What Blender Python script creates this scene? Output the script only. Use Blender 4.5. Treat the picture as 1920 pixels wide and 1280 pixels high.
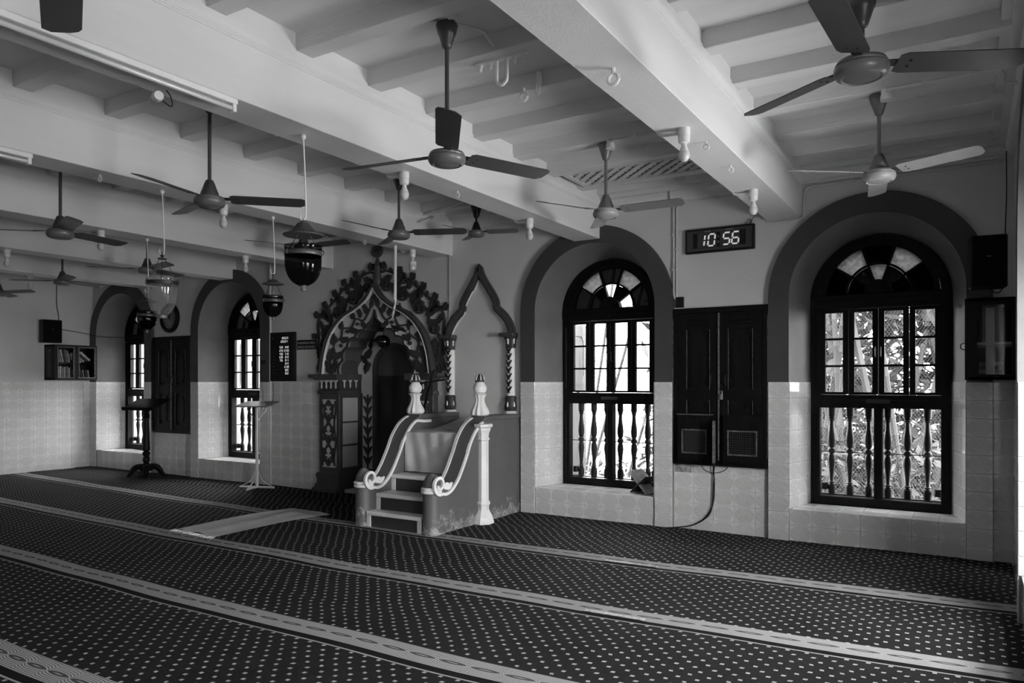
import bpy, bmesh, math, random
from mathutils import Vector, Matrix
from mathutils.geometry import tessellate_polygon
random.seed(7)
PI = math.pi
scn = bpy.context.scene
COL = scn.collection
for o in list(bpy.data.objects):
    bpy.data.objects.remove(o)

# ------------------------------------------------------------------ camera
YAW = math.atan2(860, 1399)
cam_d = bpy.data.cameras.new('camera')
cam_d.sensor_width = 36.0
cam_d.lens = 36.0 * 1399 / 1920
cam_d.shift_y = 76 / 1920
cam_d.clip_start = 0.02
cam = bpy.data.objects.new('camera', cam_d)
cam.location = (0, -7.2, 1.47)
cam.rotation_euler = (PI / 2, 0, YAW)
COL.objects.link(cam)
scn.camera = cam

# ------------------------------------------------------------------ sky and daylight
world = bpy.data.worlds.new('sky')
scn.world = world
world.use_nodes = True
wbg = world.node_tree.nodes['Background']
wbg.inputs['Color'].default_value = (1, 1, 1, 1)
wbg.inputs["Strength"].default_value = 9.0

def daylight(loc, size, rot, power):
    l = bpy.data.lights.new('daylight', 'AREA')
    l.shape = 'RECTANGLE'; l.size, l.size_y = size; l.energy = power
    o = bpy.data.objects.new('daylight', l); o.location = loc; o.rotation_euler = rot
    COL.objects.link(o)
    return o

RW = 0.30          # inner face of the right wall
LW = -13.04        # inner face of the left wall
BW = 0.06          # inner face of the back (qibla) wall
REAR = -9.6
WIN_X = (-12.15, -9.36, -3.43, -0.73)
SIDE_Y = (-2.45, -5.00, -7.60)
LEFT_Y = (-2.40, -4.9, -7.6)
# daylight from the bright verandah through the open windows of the right wall
for y, pw in zip(SIDE_Y, (135, 60, 38)):
    daylight((RW + 1.2, y + 0.25, 1.85), (1.3, 2.4), (0, PI / 2, 0), pw)
for x in WIN_X:    # portals guide the sky light through the back windows
    p = daylight((x, 0.9, 1.6), (1.3, 2.7), (-PI / 2, 0, 0), 1)
    p.data.cycles.is_portal = True

scn.view_settings.view_transform = 'Standard'
scn.view_settings.look = 'None'
scn.view_settings.gamma = 1.0
scn.view_settings.exposure = 1.52
scn.view_settings.use_curve_mapping = False
scn.cycles.use_denoising = True
scn.cycles.max_bounces = 7
scn.cycles.diffuse_bounces = 4
scn.cycles.transparent_max_bounces = 10
scn.cycles.use_adaptive_sampling = True
scn.cycles.adaptive_threshold = 0.04
scn.cycles.sample_clamp_indirect = 6.0
scn.cycles.caustics_reflective = False
scn.cycles.caustics_refractive = False

# ------------------------------------------------------------------ materials
def new_mat(name):
    m = bpy.data.materials.new(name); m.use_nodes = True
    return m, m.node_tree.nodes, m.node_tree.links, m.node_tree.nodes['Principled BSDF']

def g4(v):
    return (v, v, v, 1)

def nmath(ns, ls, op, a, b=None, c=None, clamp=False):
    n = ns.new('ShaderNodeMath'); n.operation = op; n.use_clamp = clamp
    for i, v in enumerate((a, b, c)):
        if v is None: continue
        if hasattr(v, 'is_linked') or hasattr(v, 'links'): ls.new(v, n.inputs[i])
        else: n.inputs[i].default_value = v
    return n.outputs[0]

def ramp2(ns, ls, fac, a, b, p0=0.0, p1=1.0):
    r = ns.new('ShaderNodeValToRGB')
    r.color_ramp.elements[0].position = p0; r.color_ramp.elements[0].color = g4(a)
    r.color_ramp.elements[1].position = p1; r.color_ramp.elements[1].color = g4(b)
    ls.new(fac, r.inputs[0])
    return r.outputs[0]

def mixv(ns, ls, fac, a, b):
    """mix two grey values / sockets"""
    n = ns.new('ShaderNodeMix'); n.data_type = 'FLOAT'
    for i, v in ((0, fac), (2, a), (3, b)):
        if hasattr(v, 'is_linked'): ls.new(v, n.inputs[i])
        else: n.inputs[i].default_value = v
    return n.outputs[0]

def noise(ns, ls, vec, scale, detail=3.0, rough=0.55):
    n = ns.new('ShaderNodeTexNoise'); n.inputs['Scale'].default_value = scale
    n.inputs['Detail'].default_value = detail; n.inputs['Roughness'].default_value = rough
    if vec is not None: ls.new(vec, n.inputs['Vector'])
    return n.outputs['Fac']

def bump(ns, ls, h, strength, dist, bsdf):
    b = ns.new('ShaderNodeBump'); b.inputs['Strength'].default_value = strength
    b.inputs['Distance'].default_value = dist
    ls.new(h, b.inputs['Height']); ls.new(b.outputs[0], bsdf.inputs['Normal'])

def plain(name, v, rough=0.6, spec=0.4, var=0.12, scale=3.0, bmp=0.0, bscale=40.0, metal=0.0, stretch=None):
    """grey paint or wood: value v, mottled by +-var, with fine relief"""
    m, ns, ls, b = new_mat(name)
    tc = ns.new('ShaderNodeTexCoord'); vec = tc.outputs['Object']
    if stretch:
        mp = ns.new('ShaderNodeMapping'); mp.inputs['Scale'].default_value = stretch
        ls.new(vec, mp.inputs[0]); vec = mp.outputs[0]
    if var:
        f = noise(ns, ls, vec, scale, 4.0)
        ls.new(ramp2(ns, ls, f, v * (1 - var), v * (1 + var), 0.3, 0.7), b.inputs['Base Color'])
    else:
        b.inputs['Base Color'].default_value = g4(v)
    b.inputs['Roughness'].default_value = rough
    b.inputs['Specular IOR Level'].default_value = spec
    b.inputs['Metallic'].default_value = metal
    if bmp:
        bump(ns, ls, noise(ns, ls, vec, bscale, 5.0), bmp, 0.01, b)
    return m

M = {}
M['ceiling'] = plain('white_ceiling_paint', 0.64, 0.55, 0.3, 0.07, 1.5, 0.35, 60, stretch=(0.35, 2.5, 1))
M['beam'] = plain('white_beam_paint', 0.72, 0.5, 0.35, 0.06, 1.2, 0.25, 70, stretch=(3, 0.5, 3))
M['wall'] = plain('pale_wall_paint', 0.60, 0.7, 0.25, 0.08, 0.9, 0.2, 30)
M['band'] = plain('dark_grey_arch_paint', 0.060, 0.55, 0.3, 0.12, 2.0, 0.2, 35)
M['reveal'] = plain('mid_grey_reveal_paint', 0.160, 0.5, 0.35, 0.15, 2.5, 0.2, 30)
M['grout'] = plain('grey_grout', 0.22, 0.8, 0.2, 0.1)
M['black_wood'] = plain('black_varnished_wood', 0.005, 0.45, 0.14, 0.35, 6, 0.3, 25, stretch=(6, 6, 0.6))
M['black_panel'] = plain('black_varnished_panel', 0.006, 0.42, 0.15, 0.4, 5, 0.25, 25, stretch=(6, 6, 0.6))
M['worn_edge'] = plain('worn_wood_edge', 0.09, 0.5, 0.4, 0.7, 30)
M['white'] = plain('white_gloss_paint', 0.78, 0.45, 0.4, 0.06, 6)
M['pipe'] = plain('white_plastic_conduit', 0.55, 0.45, 0.4, 0.08, 8)
M['ceramic'] = plain('white_ceramic', 0.7, 0.25, 0.5, 0.0)
M['bulb'] = plain('frosted_bulb_glass', 0.55, 0.12, 0.6, 0.0)
M['minbar'] = None
M['mihrab'] = plain('mihrab_grey_paint', 0.062, 0.5, 0.35, 0.15, 5, 0.2, 40)
M['leaf'] = plain('mihrab_relief_dark_paint', 0.042, 0.5, 0.35, 0.15, 8, 0.15, 50)
M['relief_bg'] = plain('mihrab_pale_ground', 0.62, 0.6, 0.3, 0.08, 4)
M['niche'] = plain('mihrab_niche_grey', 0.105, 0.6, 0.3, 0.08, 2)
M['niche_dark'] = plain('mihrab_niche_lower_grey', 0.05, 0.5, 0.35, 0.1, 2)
M['panel_pale'] = plain('mihrab_pale_panel', 0.45, 0.5, 0.3, 0.05, 3)
M['tread'] = plain('step_white_tile', 0.75, 0.25, 0.5, 0.08, 5)
M['cloth'] = plain('pale_cotton_cloth', 0.86, 0.9, 0.1, 0.08, 5, 0.04, 120)
M['fan_dark'] = plain('dark_brown_fan_enamel', 0.058, 0.35, 0.45, 0.1, 6)
M['fan_mid'] = plain('grey_fan_enamel', 0.125, 0.35, 0.45, 0.1, 6)
M['fan_pale'] = plain('pale_fan_enamel', 0.30, 0.4, 0.4, 0.1, 6)
M['fan_black'] = plain('black_fan_enamel', 0.008, 0.3, 0.5, 0.0)
M['metal'] = plain('dull_steel', 0.30, 0.4, 0.5, 0.1, 10, metal=0.6)
M['iron'] = plain('dark_iron', 0.02, 0.45, 0.5, 0.2, 10)
M['black'] = plain('matt_black', 0.006, 0.55, 0.3, 0.0)
M['speaker_cloth'] = plain('speaker_grille_cloth', 0.004, 0.9, 0.1, 0.3, 200)
M['cable'] = plain('black_cable', 0.012, 0.5, 0.3, 0.0)
M['paper'] = plain('paper', 0.5, 0.8, 0.1, 0.05)
M['dial'] = plain('clock_dial', 0.16, 0.4, 0.4, 0.05)
M['bamboo'] = plain('bamboo_stem', 0.045, 0.5, 0.3, 0.4, 3, stretch=(1, 1, 0.3))
M['foliage'] = plain('leaf_litter_green', 0.05, 0.6, 0.3, 0.6, 2)
M['shutter'] = plain('grey_painted_shutter', 0.22, 0.6, 0.3, 0.1)
M['baluster'] = plain('dark_turned_baluster_wood', 0.012, 0.5, 0.35, 0.2, 8)
M['patch'] = plain('rough_bare_mortar', 0.30, 0.9, 0.1, 0.6, 25)
M['wire'] = plain('galvanised_wire', 0.05, 0.5, 0.4, 0.0)
M['vent'] = plain('lattice_white_paint', 0.55, 0.5, 0.3, 0.1, 5)
M['void_shade'] = plain('roof_void_shade', 0.004, 0.9, 0.0, 0.0)

def worn_minbar():
    m, ns, ls, b = new_mat('minbar_grey_plaster')
    geo = ns.new('ShaderNodeNewGeometry'); sep = ns.new('ShaderNodeSeparateXYZ')
    ls.new(geo.outputs['Position'], sep.inputs[0])
    f = noise(ns, ls, geo.outputs['Position'], 9, 6, 0.65)
    low = nmath(ns, ls, 'MULTIPLY_ADD', sep.outputs['Z'], -2.3, 0.74)        # rising damp near the floor
    k = nmath(ns, ls, 'ADD', low, nmath(ns, ls, 'MULTIPLY_ADD', f, 2.4, -1.35))
    mask = ramp2(ns, ls, k, 0, 1, 0.25, 0.62)
    base = ramp2(ns, ls, noise(ns, ls, geo.outputs['Position'], 3, 4), 0.088, 0.112, 0.3, 0.7)
    chip = ramp2(ns, ls, noise(ns, ls, geo.outputs['Position'], 45, 4), 0.12, 0.5, 0.35, 0.7)
    mx = ns.new('ShaderNodeMix'); mx.data_type = 'RGBA'
    ls.new(mask, mx.inputs[0]); ls.new(base, mx.inputs[6]); ls.new(chip, mx.inputs[7])
    ls.new(mx.outputs[2], b.inputs['Base Color'])
    b.inputs['Roughness'].default_value = 0.55
    bump(ns, ls, f, 0.25, 0.01, b)
    return m
M['minbar'] = worn_minbar()

def tile_mat(name, light, dark, rough):
    """8 x 6 inch glazed wall tile: octagonal marbled field, pale frame, ring corners (UV in metres from the tile centre)"""
    m, ns, ls, b = new_mat(name)
    uv = ns.new('ShaderNodeUVMap'); sep = ns.new('ShaderNodeSeparateXYZ'); ls.new(uv.outputs[0], sep.inputs[0])
    au = nmath(ns, ls, 'ABSOLUTE', sep.outputs[0]); av = nmath(ns, ls, 'ABSOLUTE', sep.outputs[1])
    cu = nmath(ns, ls, 'SUBTRACT', 0.1, au); cv = nmath(ns, ls, 'SUBTRACT', 0.075, av)
    edge = nmath(ns, ls, 'MINIMUM', cu, cv)
    cd = nmath(ns, ls, 'SQRT', nmath(ns, ls, 'ADD', nmath(ns, ls, 'MULTIPLY', cu, cu), nmath(ns, ls, 'MULTIPLY', cv, cv)))
    octa = nmath(ns, ls, 'MINIMUM', nmath(ns, ls, 'SUBTRACT', edge, 0.009), nmath(ns, ls, 'MULTIPLY', nmath(ns, ls, 'SUBTRACT', nmath(ns, ls, 'ADD', cu, cv), 0.058), 0.7))
    infield = ramp2(ns, ls, nmath(ns, ls, 'MULTIPLY_ADD', octa, 120.0, 0.5), 0, 1, 0.2, 0.8)
    ring = nmath(ns, ls, 'LESS_THAN', nmath(ns, ls, 'ABSOLUTE', nmath(ns, ls, 'SUBTRACT', cd, 0.036)), 0.0022)
    oi = ns.new('ShaderNodeObjectInfo')
    dg = nmath(ns, ls, 'ADD', nmath(ns, ls, 'MULTIPLY', sep.outputs[0], 0.8), nmath(ns, ls, 'MULTIPLY', sep.outputs[1], -0.6))
    eg = nmath(ns, ls, 'ADD', nmath(ns, ls, 'MULTIPLY', sep.outputs[0], 0.6), nmath(ns, ls, 'MULTIPLY', sep.outputs[1], 0.8))
    cb = ns.new('ShaderNodeCombineXYZ'); ls.new(nmath(ns, ls, 'MULTIPLY', dg, 14), cb.inputs[0]); ls.new(nmath(ns, ls, 'MULTIPLY', eg, 80), cb.inputs[1])
    va = ns.new('ShaderNodeVectorMath'); va.operation = 'ADD'
    ls.new(cb.outputs[0], va.inputs[0]); ls.new(oi.outputs['Location'], va.inputs[1])
    vein = noise(ns, ls, va.outputs[0], 1.0, 4)
    fld = mixv(ns, ls, ramp2(ns, ls, vein, 0, 1, 0.35, 0.7), dark * 0.93, dark * 1.08)
    base = mixv(ns, ls, infield, light, fld)
    base = mixv(ns, ls, ring, base, light * 1.03)
    base = nmath(ns, ls, 'MULTIPLY', base, nmath(ns, ls, 'MULTIPLY_ADD', oi.outputs['Random'], 0.08, 0.96))
    ls.new(base, b.inputs['Base Color'])
    b.inputs['Roughness'].default_value = rough
    b.inputs['Specular IOR Level'].default_value = 0.5
    return m
M['tile'] = tile_mat('glazed_wall_tile', 0.68, 0.585, 0.07)

def glass_mat(name, tint, gloss=0.08, rough=0.02, tex=0.0, fres=0.3):
    m, ns, ls, b = new_mat(name)
    ns.remove(b); out = ns['Material Output']
    tr = ns.new('ShaderNodeBsdfTransparent'); tr.inputs[0].default_value = g4(tint)
    gl = ns.new('ShaderNodeBsdfGlossy'); gl.inputs['Color'].default_value = g4(0.9); gl.inputs['Roughness'].default_value = rough
    lw = ns.new('ShaderNodeLayerWeight'); lw.inputs[0].default_value = 0.35
    mx = ns.new('ShaderNodeMixShader')
    fac = nmath(ns, ls, 'MULTIPLY_ADD', lw.outputs["Fresnel"], fres, gloss, clamp=True)
    if tex:
        tc = ns.new('ShaderNodeTexCoord')
        c = ramp2(ns, ls, noise(ns, ls, tc.outputs['Object'], 26, 4), tint * (1 - tex), min(1, tint * (1 + tex)), 0.3, 0.7)
        ls.new(c, tr.inputs[0])
    ls.new(fac, mx.inputs[0]); ls.new(tr.outputs[0], mx.inputs[1]); ls.new(gl.outputs[0], mx.inputs[2])
    ls.new(mx.outputs[0], out.inputs[0])
    return m
M['glass'] = glass_mat('clear_window_glass', 0.92, 0.0, 0.02, fres=0.06)
def stained_mat(name, clear, frost):
    m, ns, ls, b = new_mat(name)
    ns.remove(b); out = ns['Material Output']
    tr = ns.new('ShaderNodeBsdfTransparent'); tr.inputs[0].default_value = g4(clear)
    tl = ns.new('ShaderNodeBsdfTranslucent'); tc = ns.new('ShaderNodeTexCoord')
    ls.new(ramp2(ns, ls, noise(ns, ls, tc.outputs['Object'], 30, 4), frost * 0.7, frost * 1.2, 0.3, 0.7), tl.inputs[0])
    ad = ns.new('ShaderNodeAddShader'); ls.new(tr.outputs[0], ad.inputs[0]); ls.new(tl.outputs[0], ad.inputs[1])
    ls.new(ad.outputs[0], out.inputs[0])
    return m
M['glass_light'] = stained_mat('pale_frosted_glass', 0.015, 0.16)
M['glass_mid'] = stained_mat('grey_stained_glass', 0.014, 0.01)
M['glass_dark'] = stained_mat('dark_stained_glass', 0.004, 0.003)
M['glass_smoke'] = glass_mat('deep_coloured_lamp_glass', 0.16, 0.006, 0.03, fres=0.12)
def hazy_glass(name, tint, haze):
    m = glass_mat(name, tint, 0.02, 0.03, fres=0.3); ns, ls = m.node_tree.nodes, m.node_tree.links
    out = ns['Material Output']; src = out.inputs[0].links[0].from_socket
    df = ns.new('ShaderNodeBsdfDiffuse'); df.inputs[0].default_value = g4(0.75); tl = ns.new('ShaderNodeBsdfTranslucent'); tl.inputs[0].default_value = g4(0.75)
    h = ns.new('ShaderNodeMixShader'); h.inputs[0].default_value = 0.5; ls.new(df.outputs[0], h.inputs[1]); ls.new(tl.outputs[0], h.inputs[2])
    mx = ns.new('ShaderNodeMixShader'); mx.inputs[0].default_value = haze; ls.new(src, mx.inputs[1]); ls.new(h.outputs[0], mx.inputs[2]); ls.new(mx.outputs[0], out.inputs[0])
    return m
M['glass_clear_lamp'] = hazy_glass('clear_bell_jar_glass', 0.88, 0.13)
M['lens'] = glass_mat('clock_cover_glass', 0.9, 0.03, 0.05)

def emit_mat(name, v, s):
    m, ns, ls, b = new_mat(name)
    b.inputs['Base Color'].default_value = g4(0.05)
    b.inputs['Emission Color'].default_value = g4(v); b.inputs['Emission Strength'].default_value = s
    return m
M['led'] = emit_mat('lit_led_segment', 1.0, 0.17)
M['print_pale'] = plain('pale_print', 0.34, 0.6, 0.2, 0.0)
M['print_faint'] = plain('faint_print', 0.055, 0.6, 0.2, 0.0)

def carpet_mat(name, has_band):
    """woven prayer carpet: UV x = along the roll, UV y = metres from its far edge"""
    m, ns, ls, b = new_mat(name)
    uv = ns.new('ShaderNodeUVMap'); sep = ns.new('ShaderNodeSeparateXYZ'); ls.new(uv.outputs[0], sep.inputs[0])
    s, t = sep.outputs[0], sep.outputs[1]
    wv = ns.new('ShaderNodeCombineXYZ'); ls.new(nmath(ns, ls, 'MULTIPLY', t, 2.2), wv.inputs[0]); ls.new(nmath(ns, ls, 'MULTIPLY', s, 0.5), wv.inputs[1])
    wob = nmath(ns, ls, 'MULTIPLY_ADD', noise(ns, ls, wv.outputs[0], 1.6, 2), 0.10, -0.05)
    sx = nmath(ns, ls, 'ADD', s, wob)
    def lattice(ox, oy):
        a = nmath(ns, ls, 'ABSOLUTE', nmath(ns, ls, 'SUBTRACT', nmath(ns, ls, 'FRACT', nmath(ns, ls, 'MULTIPLY_ADD', sx, 1 / 0.1, ox)), 0.5))
        c = nmath(ns, ls, 'ABSOLUTE', nmath(ns, ls, 'SUBTRACT', nmath(ns, ls, 'FRACT', nmath(ns, ls, 'MULTIPLY_ADD', t, 1 / 0.108, oy)), 0.5))
        return nmath(ns, ls, 'MULTIPLY', nmath(ns, ls, 'LESS_THAN', a, 0.105), nmath(ns, ls, 'LESS_THAN', c, 0.09))
    dots = nmath(ns, ls, 'MAXIMUM', lattice(0, 0), lattice(0.5, 0.5))
    pile = noise(ns, ls, uv.outputs[0], 220, 2)
    fld = ramp2(ns, ls, noise(ns, ls, uv.outputs[0], 1.3, 3), 0.013, 0.020, 0.3, 0.7)
    val = mixv(ns, ls, dots, fld, 0.36)
    if has_band:
        # interlaced chain of long links
        L = 0.2
        tt = nmath(ns, ls, 'SUBTRACT', t, 0.093)
        ph = nmath(ns, ls, 'MULTIPLY', s, PI / L)
        env = nmath(ns, ls, 'POWER', nmath(ns, ls, 'ABSOLUTE', nmath(ns, ls, 'SINE', ph)), 0.45)
        at = nmath(ns, ls, 'ABSOLUTE', tt)
        fade = nmath(ns, ls, 'SUBTRACT', 1.0, nmath(ns, ls, 'MULTIPLY', at, 1 / 0.095), clamp=True)
        d = nmath(ns, ls, 'SUBTRACT', at, nmath(ns, ls, 'MULTIPLY', nmath(ns, ls, 'MULTIPLY', env, fade), 0.046))
        ln = nmath(ns, ls, 'FRACT', nmath(ns, ls, 'MULTIPLY_ADD', d, 1 / 0.0195, 0.92))
        line = nmath(ns, ls, 'MULTIPLY', nmath(ns, ls, 'LESS_THAN', ln, 0.60), nmath(ns, ls, 'GREATER_THAN', d, -0.018))
        line = nmath(ns, ls, 'MAXIMUM', line, nmath(ns, ls, 'LESS_THAN', d, -0.041))
        core = nmath(ns, ls, 'LESS_THAN', d, -0.018)
        chain = mixv(ns, ls, line, mixv(ns, ls, core, 0.11, 0.075), 0.40)
        inband = nmath(ns, ls, 'LESS_THAN', t, 0.185)
        dark = nmath(ns, ls, 'LESS_THAN', t, 0.256)
        wl = nmath(ns, ls, 'MULTIPLY', nmath(ns, ls, 'GREATER_THAN', t, 0.243), dark)
        val = mixv(ns, ls, dark, val, 0.008)
        val = mixv(ns, ls, wl, val, 0.34)
        val = mixv(ns, ls, inband, val, chain)
    val = nmath(ns, ls, 'MULTIPLY', val, nmath(ns, ls, 'MULTIPLY_ADD', pile, 0.8, 0.6))
    ls.new(val, b.inputs['Base Color'])
    b.inputs['Roughness'].default_value = 0.95
    b.inputs['Specular IOR Level'].default_value = 0.1
    bump(ns, ls, pile, 0.6, 0.004, b)
    return m
M['carpet'] = carpet_mat('dotted_prayer_carpet_with_border', True)
M['carpet_plain'] = carpet_mat('dotted_prayer_carpet', False)

# ------------------------------------------------------------------ mesh helpers
def bm_():
    return bmesh.new()

def face(bm, vs):
    try: return bm.faces.new(vs)
    except ValueError: return None

def box(bm, x0, x1, y0, y1, z0, z1):
    v = [bm.verts.new(p) for p in ((x0, y0, z0), (x1, y0, z0), (x1, y1, z0), (x0, y1, z0), (x0, y0, z1), (x1, y0, z1), (x1, y1, z1), (x0, y1, z1))]
    for f in ((0, 3, 2, 1), (4, 5, 6, 7), (0, 1, 5, 4), (1, 2, 6, 5), (2, 3, 7, 6), (3, 0, 4, 7)):
        bm.faces.new([v[i] for i in f])
    return v

def bbox(bm, x0, x1, y0, y1, z0, z1, b=0.006):
    """box with chamfered edges"""
    vs = box(bm, x0, x1, y0, y1, z0, z1)
    es = set()
    for v in vs: es.update(v.link_edges)
    bmesh.ops.bevel(bm, geom=list(es), offset=b, segments=1, affect='EDGES', profile=0.5)

def lathe(bm, prof, c=(0, 0, 0), seg=16, sx=1.0, sy=1.0, flute=None):
    """prof = [(r, z)], revolved about a vertical axis at c"""
    rings = []
    for r, z in prof:
        if r < 1e-5:
            rings.append([bm.verts.new((c[0], c[1], c[2] + z))])
        else:
            ring = []
            for i in range(seg):
                a = 2 * PI * i / seg
                rr = r * (flute(a, z) if flute else 1)
                ring.append(bm.verts.new((c[0] + rr * math.cos(a) * sx, c[1] + rr * math.sin(a) * sy, c[2] + z)))
            rings.append(ring)
    for A, B in zip(rings, rings[1:]):
        n = max(len(A), len(B))
        for i in range(n):
            j = (i + 1) % n
            if len(A) == 1 and len(B) == 1: continue
            if len(A) == 1: face(bm, [A[0], B[j], B[i]])
            elif len(B) == 1: face(bm, [A[i], A[j], B[0]])
            else: face(bm, [A[i], A[j], B[j], B[i]])
    if len(rings[0]) > 1: face(bm, list(reversed(rings[0])))
    if len(rings[-1]) > 1: face(bm, rings[-1])

def tube(bm, pts, r, seg=8, r_end=None, cap=True):
    pts = [Vector(p) for p in pts]
    n = len(pts); rings = []; up = None
    for i, p in enumerate(pts):
        d = (pts[min(i + 1, n - 1)] - pts[max(i - 1, 0)]).normalized()
        if up is None:
            up = Vector((0, 0, 1)) if abs(d.z) < 0.9 else Vector((1, 0, 0))
        a = d.cross(up).normalized(); up = a.cross(d).normalized()
        rr = r if not isinstance(r, (list, tuple)) else r[i]
        if r_end is not None: rr = r + (r_end - r) * i / (n - 1)
        rings.append([bm.verts.new(p + (a * math.cos(2 * PI * k / seg) + up * math.sin(2 * PI * k / seg)) * rr) for k in range(seg)])
    for A, B in zip(rings, rings[1:]):
        for k in range(seg):
            face(bm, [A[k], A[(k + 1) % seg], B[(k + 1) % seg], B[k]])
    if cap:
        face(bm, list(reversed(rings[0]))); face(bm, rings[-1])

def plate(bm, outer, holes, d0, d1, axis='y'):
    """polygon with holes, extruded between d0 and d1. axis y: pts are (x, z); axis x: (y, z); axis z: (x, y)"""
    def P(p, d):
        return {'y': (p[0], d, p[1]), 'x': (d, p[0], p[1]), 'z': (p[0], p[1], d)}[axis]
    loops = [list(outer)] + [list(h) for h in holes]
    flat = [p for l in loops for p in l]
    tris = tessellate_polygon([[Vector((p[0], p[1], 0)) for p in l] for l in loops])
    for d in ((d0, d1) if d1 is not None else (d0,)):
        v = [bm.verts.new(P(p, d)) for p in flat]
        for t in tris: face(bm, [v[i] for i in t])
        if d == d0: va = v
        else: vb = v
    if d1 is not None:
        k = 0
        for l in loops:
            n = len(l)
            for i in range(n):
                j = (i + 1) % n
                face(bm, [va[k + i], va[k + j], vb[k + j], vb[k + i]])
            k += n

def ribbon(pts, w, taper=False):
    """outline polygon of a flat strip of width w along 2-D pts"""
    L, R = [], []
    n = len(pts)
    for i, p in enumerate(pts):
        a = pts[max(i - 1, 0)]; b = pts[min(i + 1, n - 1)]
        dx, dy = b[0] - a[0], b[1] - a[1]; l = math.hypot(dx, dy) or 1
        ww = (w[i] if isinstance(w, (list, tuple)) else (w * (1 - 0.85 * i / (n - 1)) if taper else w)) / 2
        L.append((p[0] - dy / l * ww, p[1] + dx / l * ww)); R.append((p[0] + dy / l * ww, p[1] - dx / l * ww))
    return L + R[::-1]

def strip(bm, pts, w, d0, d1, axis='y', taper=False):
    """extruded flat strip, built quad by quad so that it may curl over itself"""
    o = ribbon(pts, w, taper); n = len(pts)
    L = o[:n]; R = o[n:][::-1]
    def P(p, d):
        return {'y': (p[0], d, p[1]), 'x': (d, p[0], p[1]), 'z': (p[0], p[1], d)}[axis]
    a = [bm.verts.new(P(p, d0)) for p in L]; b = [bm.verts.new(P(p, d0)) for p in R]
    c = [bm.verts.new(P(p, d1)) for p in L]; d = [bm.verts.new(P(p, d1)) for p in R]
    for i in range(n - 1):
        for q in ((a, b), (d, c), (c, a), (b, d)):
            face(bm, [q[0][i], q[1][i], q[1][i + 1], q[0][i + 1]])
    face(bm, [a[0], c[0], d[0], b[0]]); face(bm, [a[-1], b[-1], d[-1], c[-1]])

def smooth_path(pts, n=6):
    """Catmull-Rom through pts (any dimension)"""
    out = []
    for i in range(len(pts) - 1):
        p0, p1, p2, p3 = pts[max(i - 1, 0)], pts[i], pts[i + 1], pts[min(i + 2, len(pts) - 1)]
        for k in range(n):
            t = k / n
            out.append(tuple(0.5 * (2 * b + (c - a) * t + (2 * a - 5 * b + 4 * c - d) * t * t + (3 * b - a - 3 * c + d) * t ** 3) for a, b, c, d in zip(p0, p1, p2, p3)))
    out.append(tuple(pts[-1]))
    return out

def arc(cx, cz, r, a0, a1, n):
    return [(cx + r * math.cos(math.radians(a0 + (a1 - a0) * i / n)), cz + r * math.sin(math.radians(a0 + (a1 - a0) * i / n))) for i in range(n + 1)]

OFF = {}
def obj(name, bm, mat, parent=None, smooth=False, kind=None, label=None, angle=40):
    me = bpy.data.meshes.new(name)
    bmesh.ops.recalc_face_normals(bm, faces=bm.faces[:])
    bm.to_mesh(me); bm.free()
    if smooth:
        for p in me.polygons: p.use_smooth = True
        me.set_sharp_from_angle(angle=math.radians(angle))
    me.materials.append(M[mat] if isinstance(mat, str) else mat)
    o = bpy.data.objects.new(name, me); COL.objects.link(o)
    if parent is not None:
        off = OFF.get(parent.as_pointer())
        if off is not None:
            me.transform(Matrix.Translation(-off))
        o.parent = parent
        OFF[o.as_pointer()] = off if off is not None else Vector((0, 0, 0))
    if kind: o['kind'] = kind
    if label: o['label'] = label
    return o

def tag(o, label, cat, group=None):
    o['label'] = label; o['category'] = cat
    if group: o['group'] = group
    return o

def thing(name, label, cat, loc=(0, 0, 0), group=None):
    """an Empty at the base of a thing; parts are then built in world coordinates"""
    o = bpy.data.objects.new(name, None); COL.objects.link(o)
    o.empty_display_size = 0.1; o.location = loc
    OFF[o.as_pointer()] = Vector(loc)
    return tag(o, label, cat, group)

def struct(name, loc=(0, 0, 0)):
    o = bpy.data.objects.new(name, None); COL.objects.link(o); o.empty_display_size = 0.1
    o.location = loc; o['kind'] = 'structure'; OFF[o.as_pointer()] = Vector(loc)
    return o

def mono(name, bm, mat, label, cat, group=None, smooth=False, base=None):
    """a thing that is one mesh; origin moved to its base"""
    o = obj(name, bm, mat, None, smooth)
    b = Vector(base) if base else sum((v.co for v in o.data.vertices), Vector()) / len(o.data.vertices)
    o.data.transform(Matrix.Translation(-b)); o.location = b
    return tag(o, label, cat, group)

def copy_tree(o, parent=None, loc=None, rot=None):
    c = o.copy(); COL.objects.link(c); c.parent = parent
    if loc is not None: c.location = loc
    if rot is not None: c.rotation_euler = rot
    for ch in [k for k in KIDS(o)]: copy_tree(ch, c)
    return c

def KIDS(o):
    return list(o.children)

def text_mesh(name, body, size, mat, parent, loc, rot, align='CENTER', extrude=0.0006, bold=0.0):
    cu = bpy.data.curves.new(name, 'FONT'); cu.body = body; cu.size = size
    cu.align_x = align; cu.align_y = 'CENTER'; cu.extrude = extrude; cu.resolution_u = 3; cu.offset = size * bold
    t = bpy.data.objects.new(name, cu); COL.objects.link(t)
    dg = bpy.context.evaluated_depsgraph_get()
    me = bpy.data.meshes.new_from_object(t.evaluated_get(dg))
    bpy.data.objects.remove(t); bpy.data.curves.remove(cu)
    me.materials.clear(); me.materials.append(M[mat])
    o = bpy.data.objects.new(name, me); COL.objects.link(o)
    off = OFF.get(parent.as_pointer(), Vector((0, 0, 0)))
    o.parent = parent; o.location = Vector(loc) - off; o.rotation_euler = rot
    return o

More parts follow.
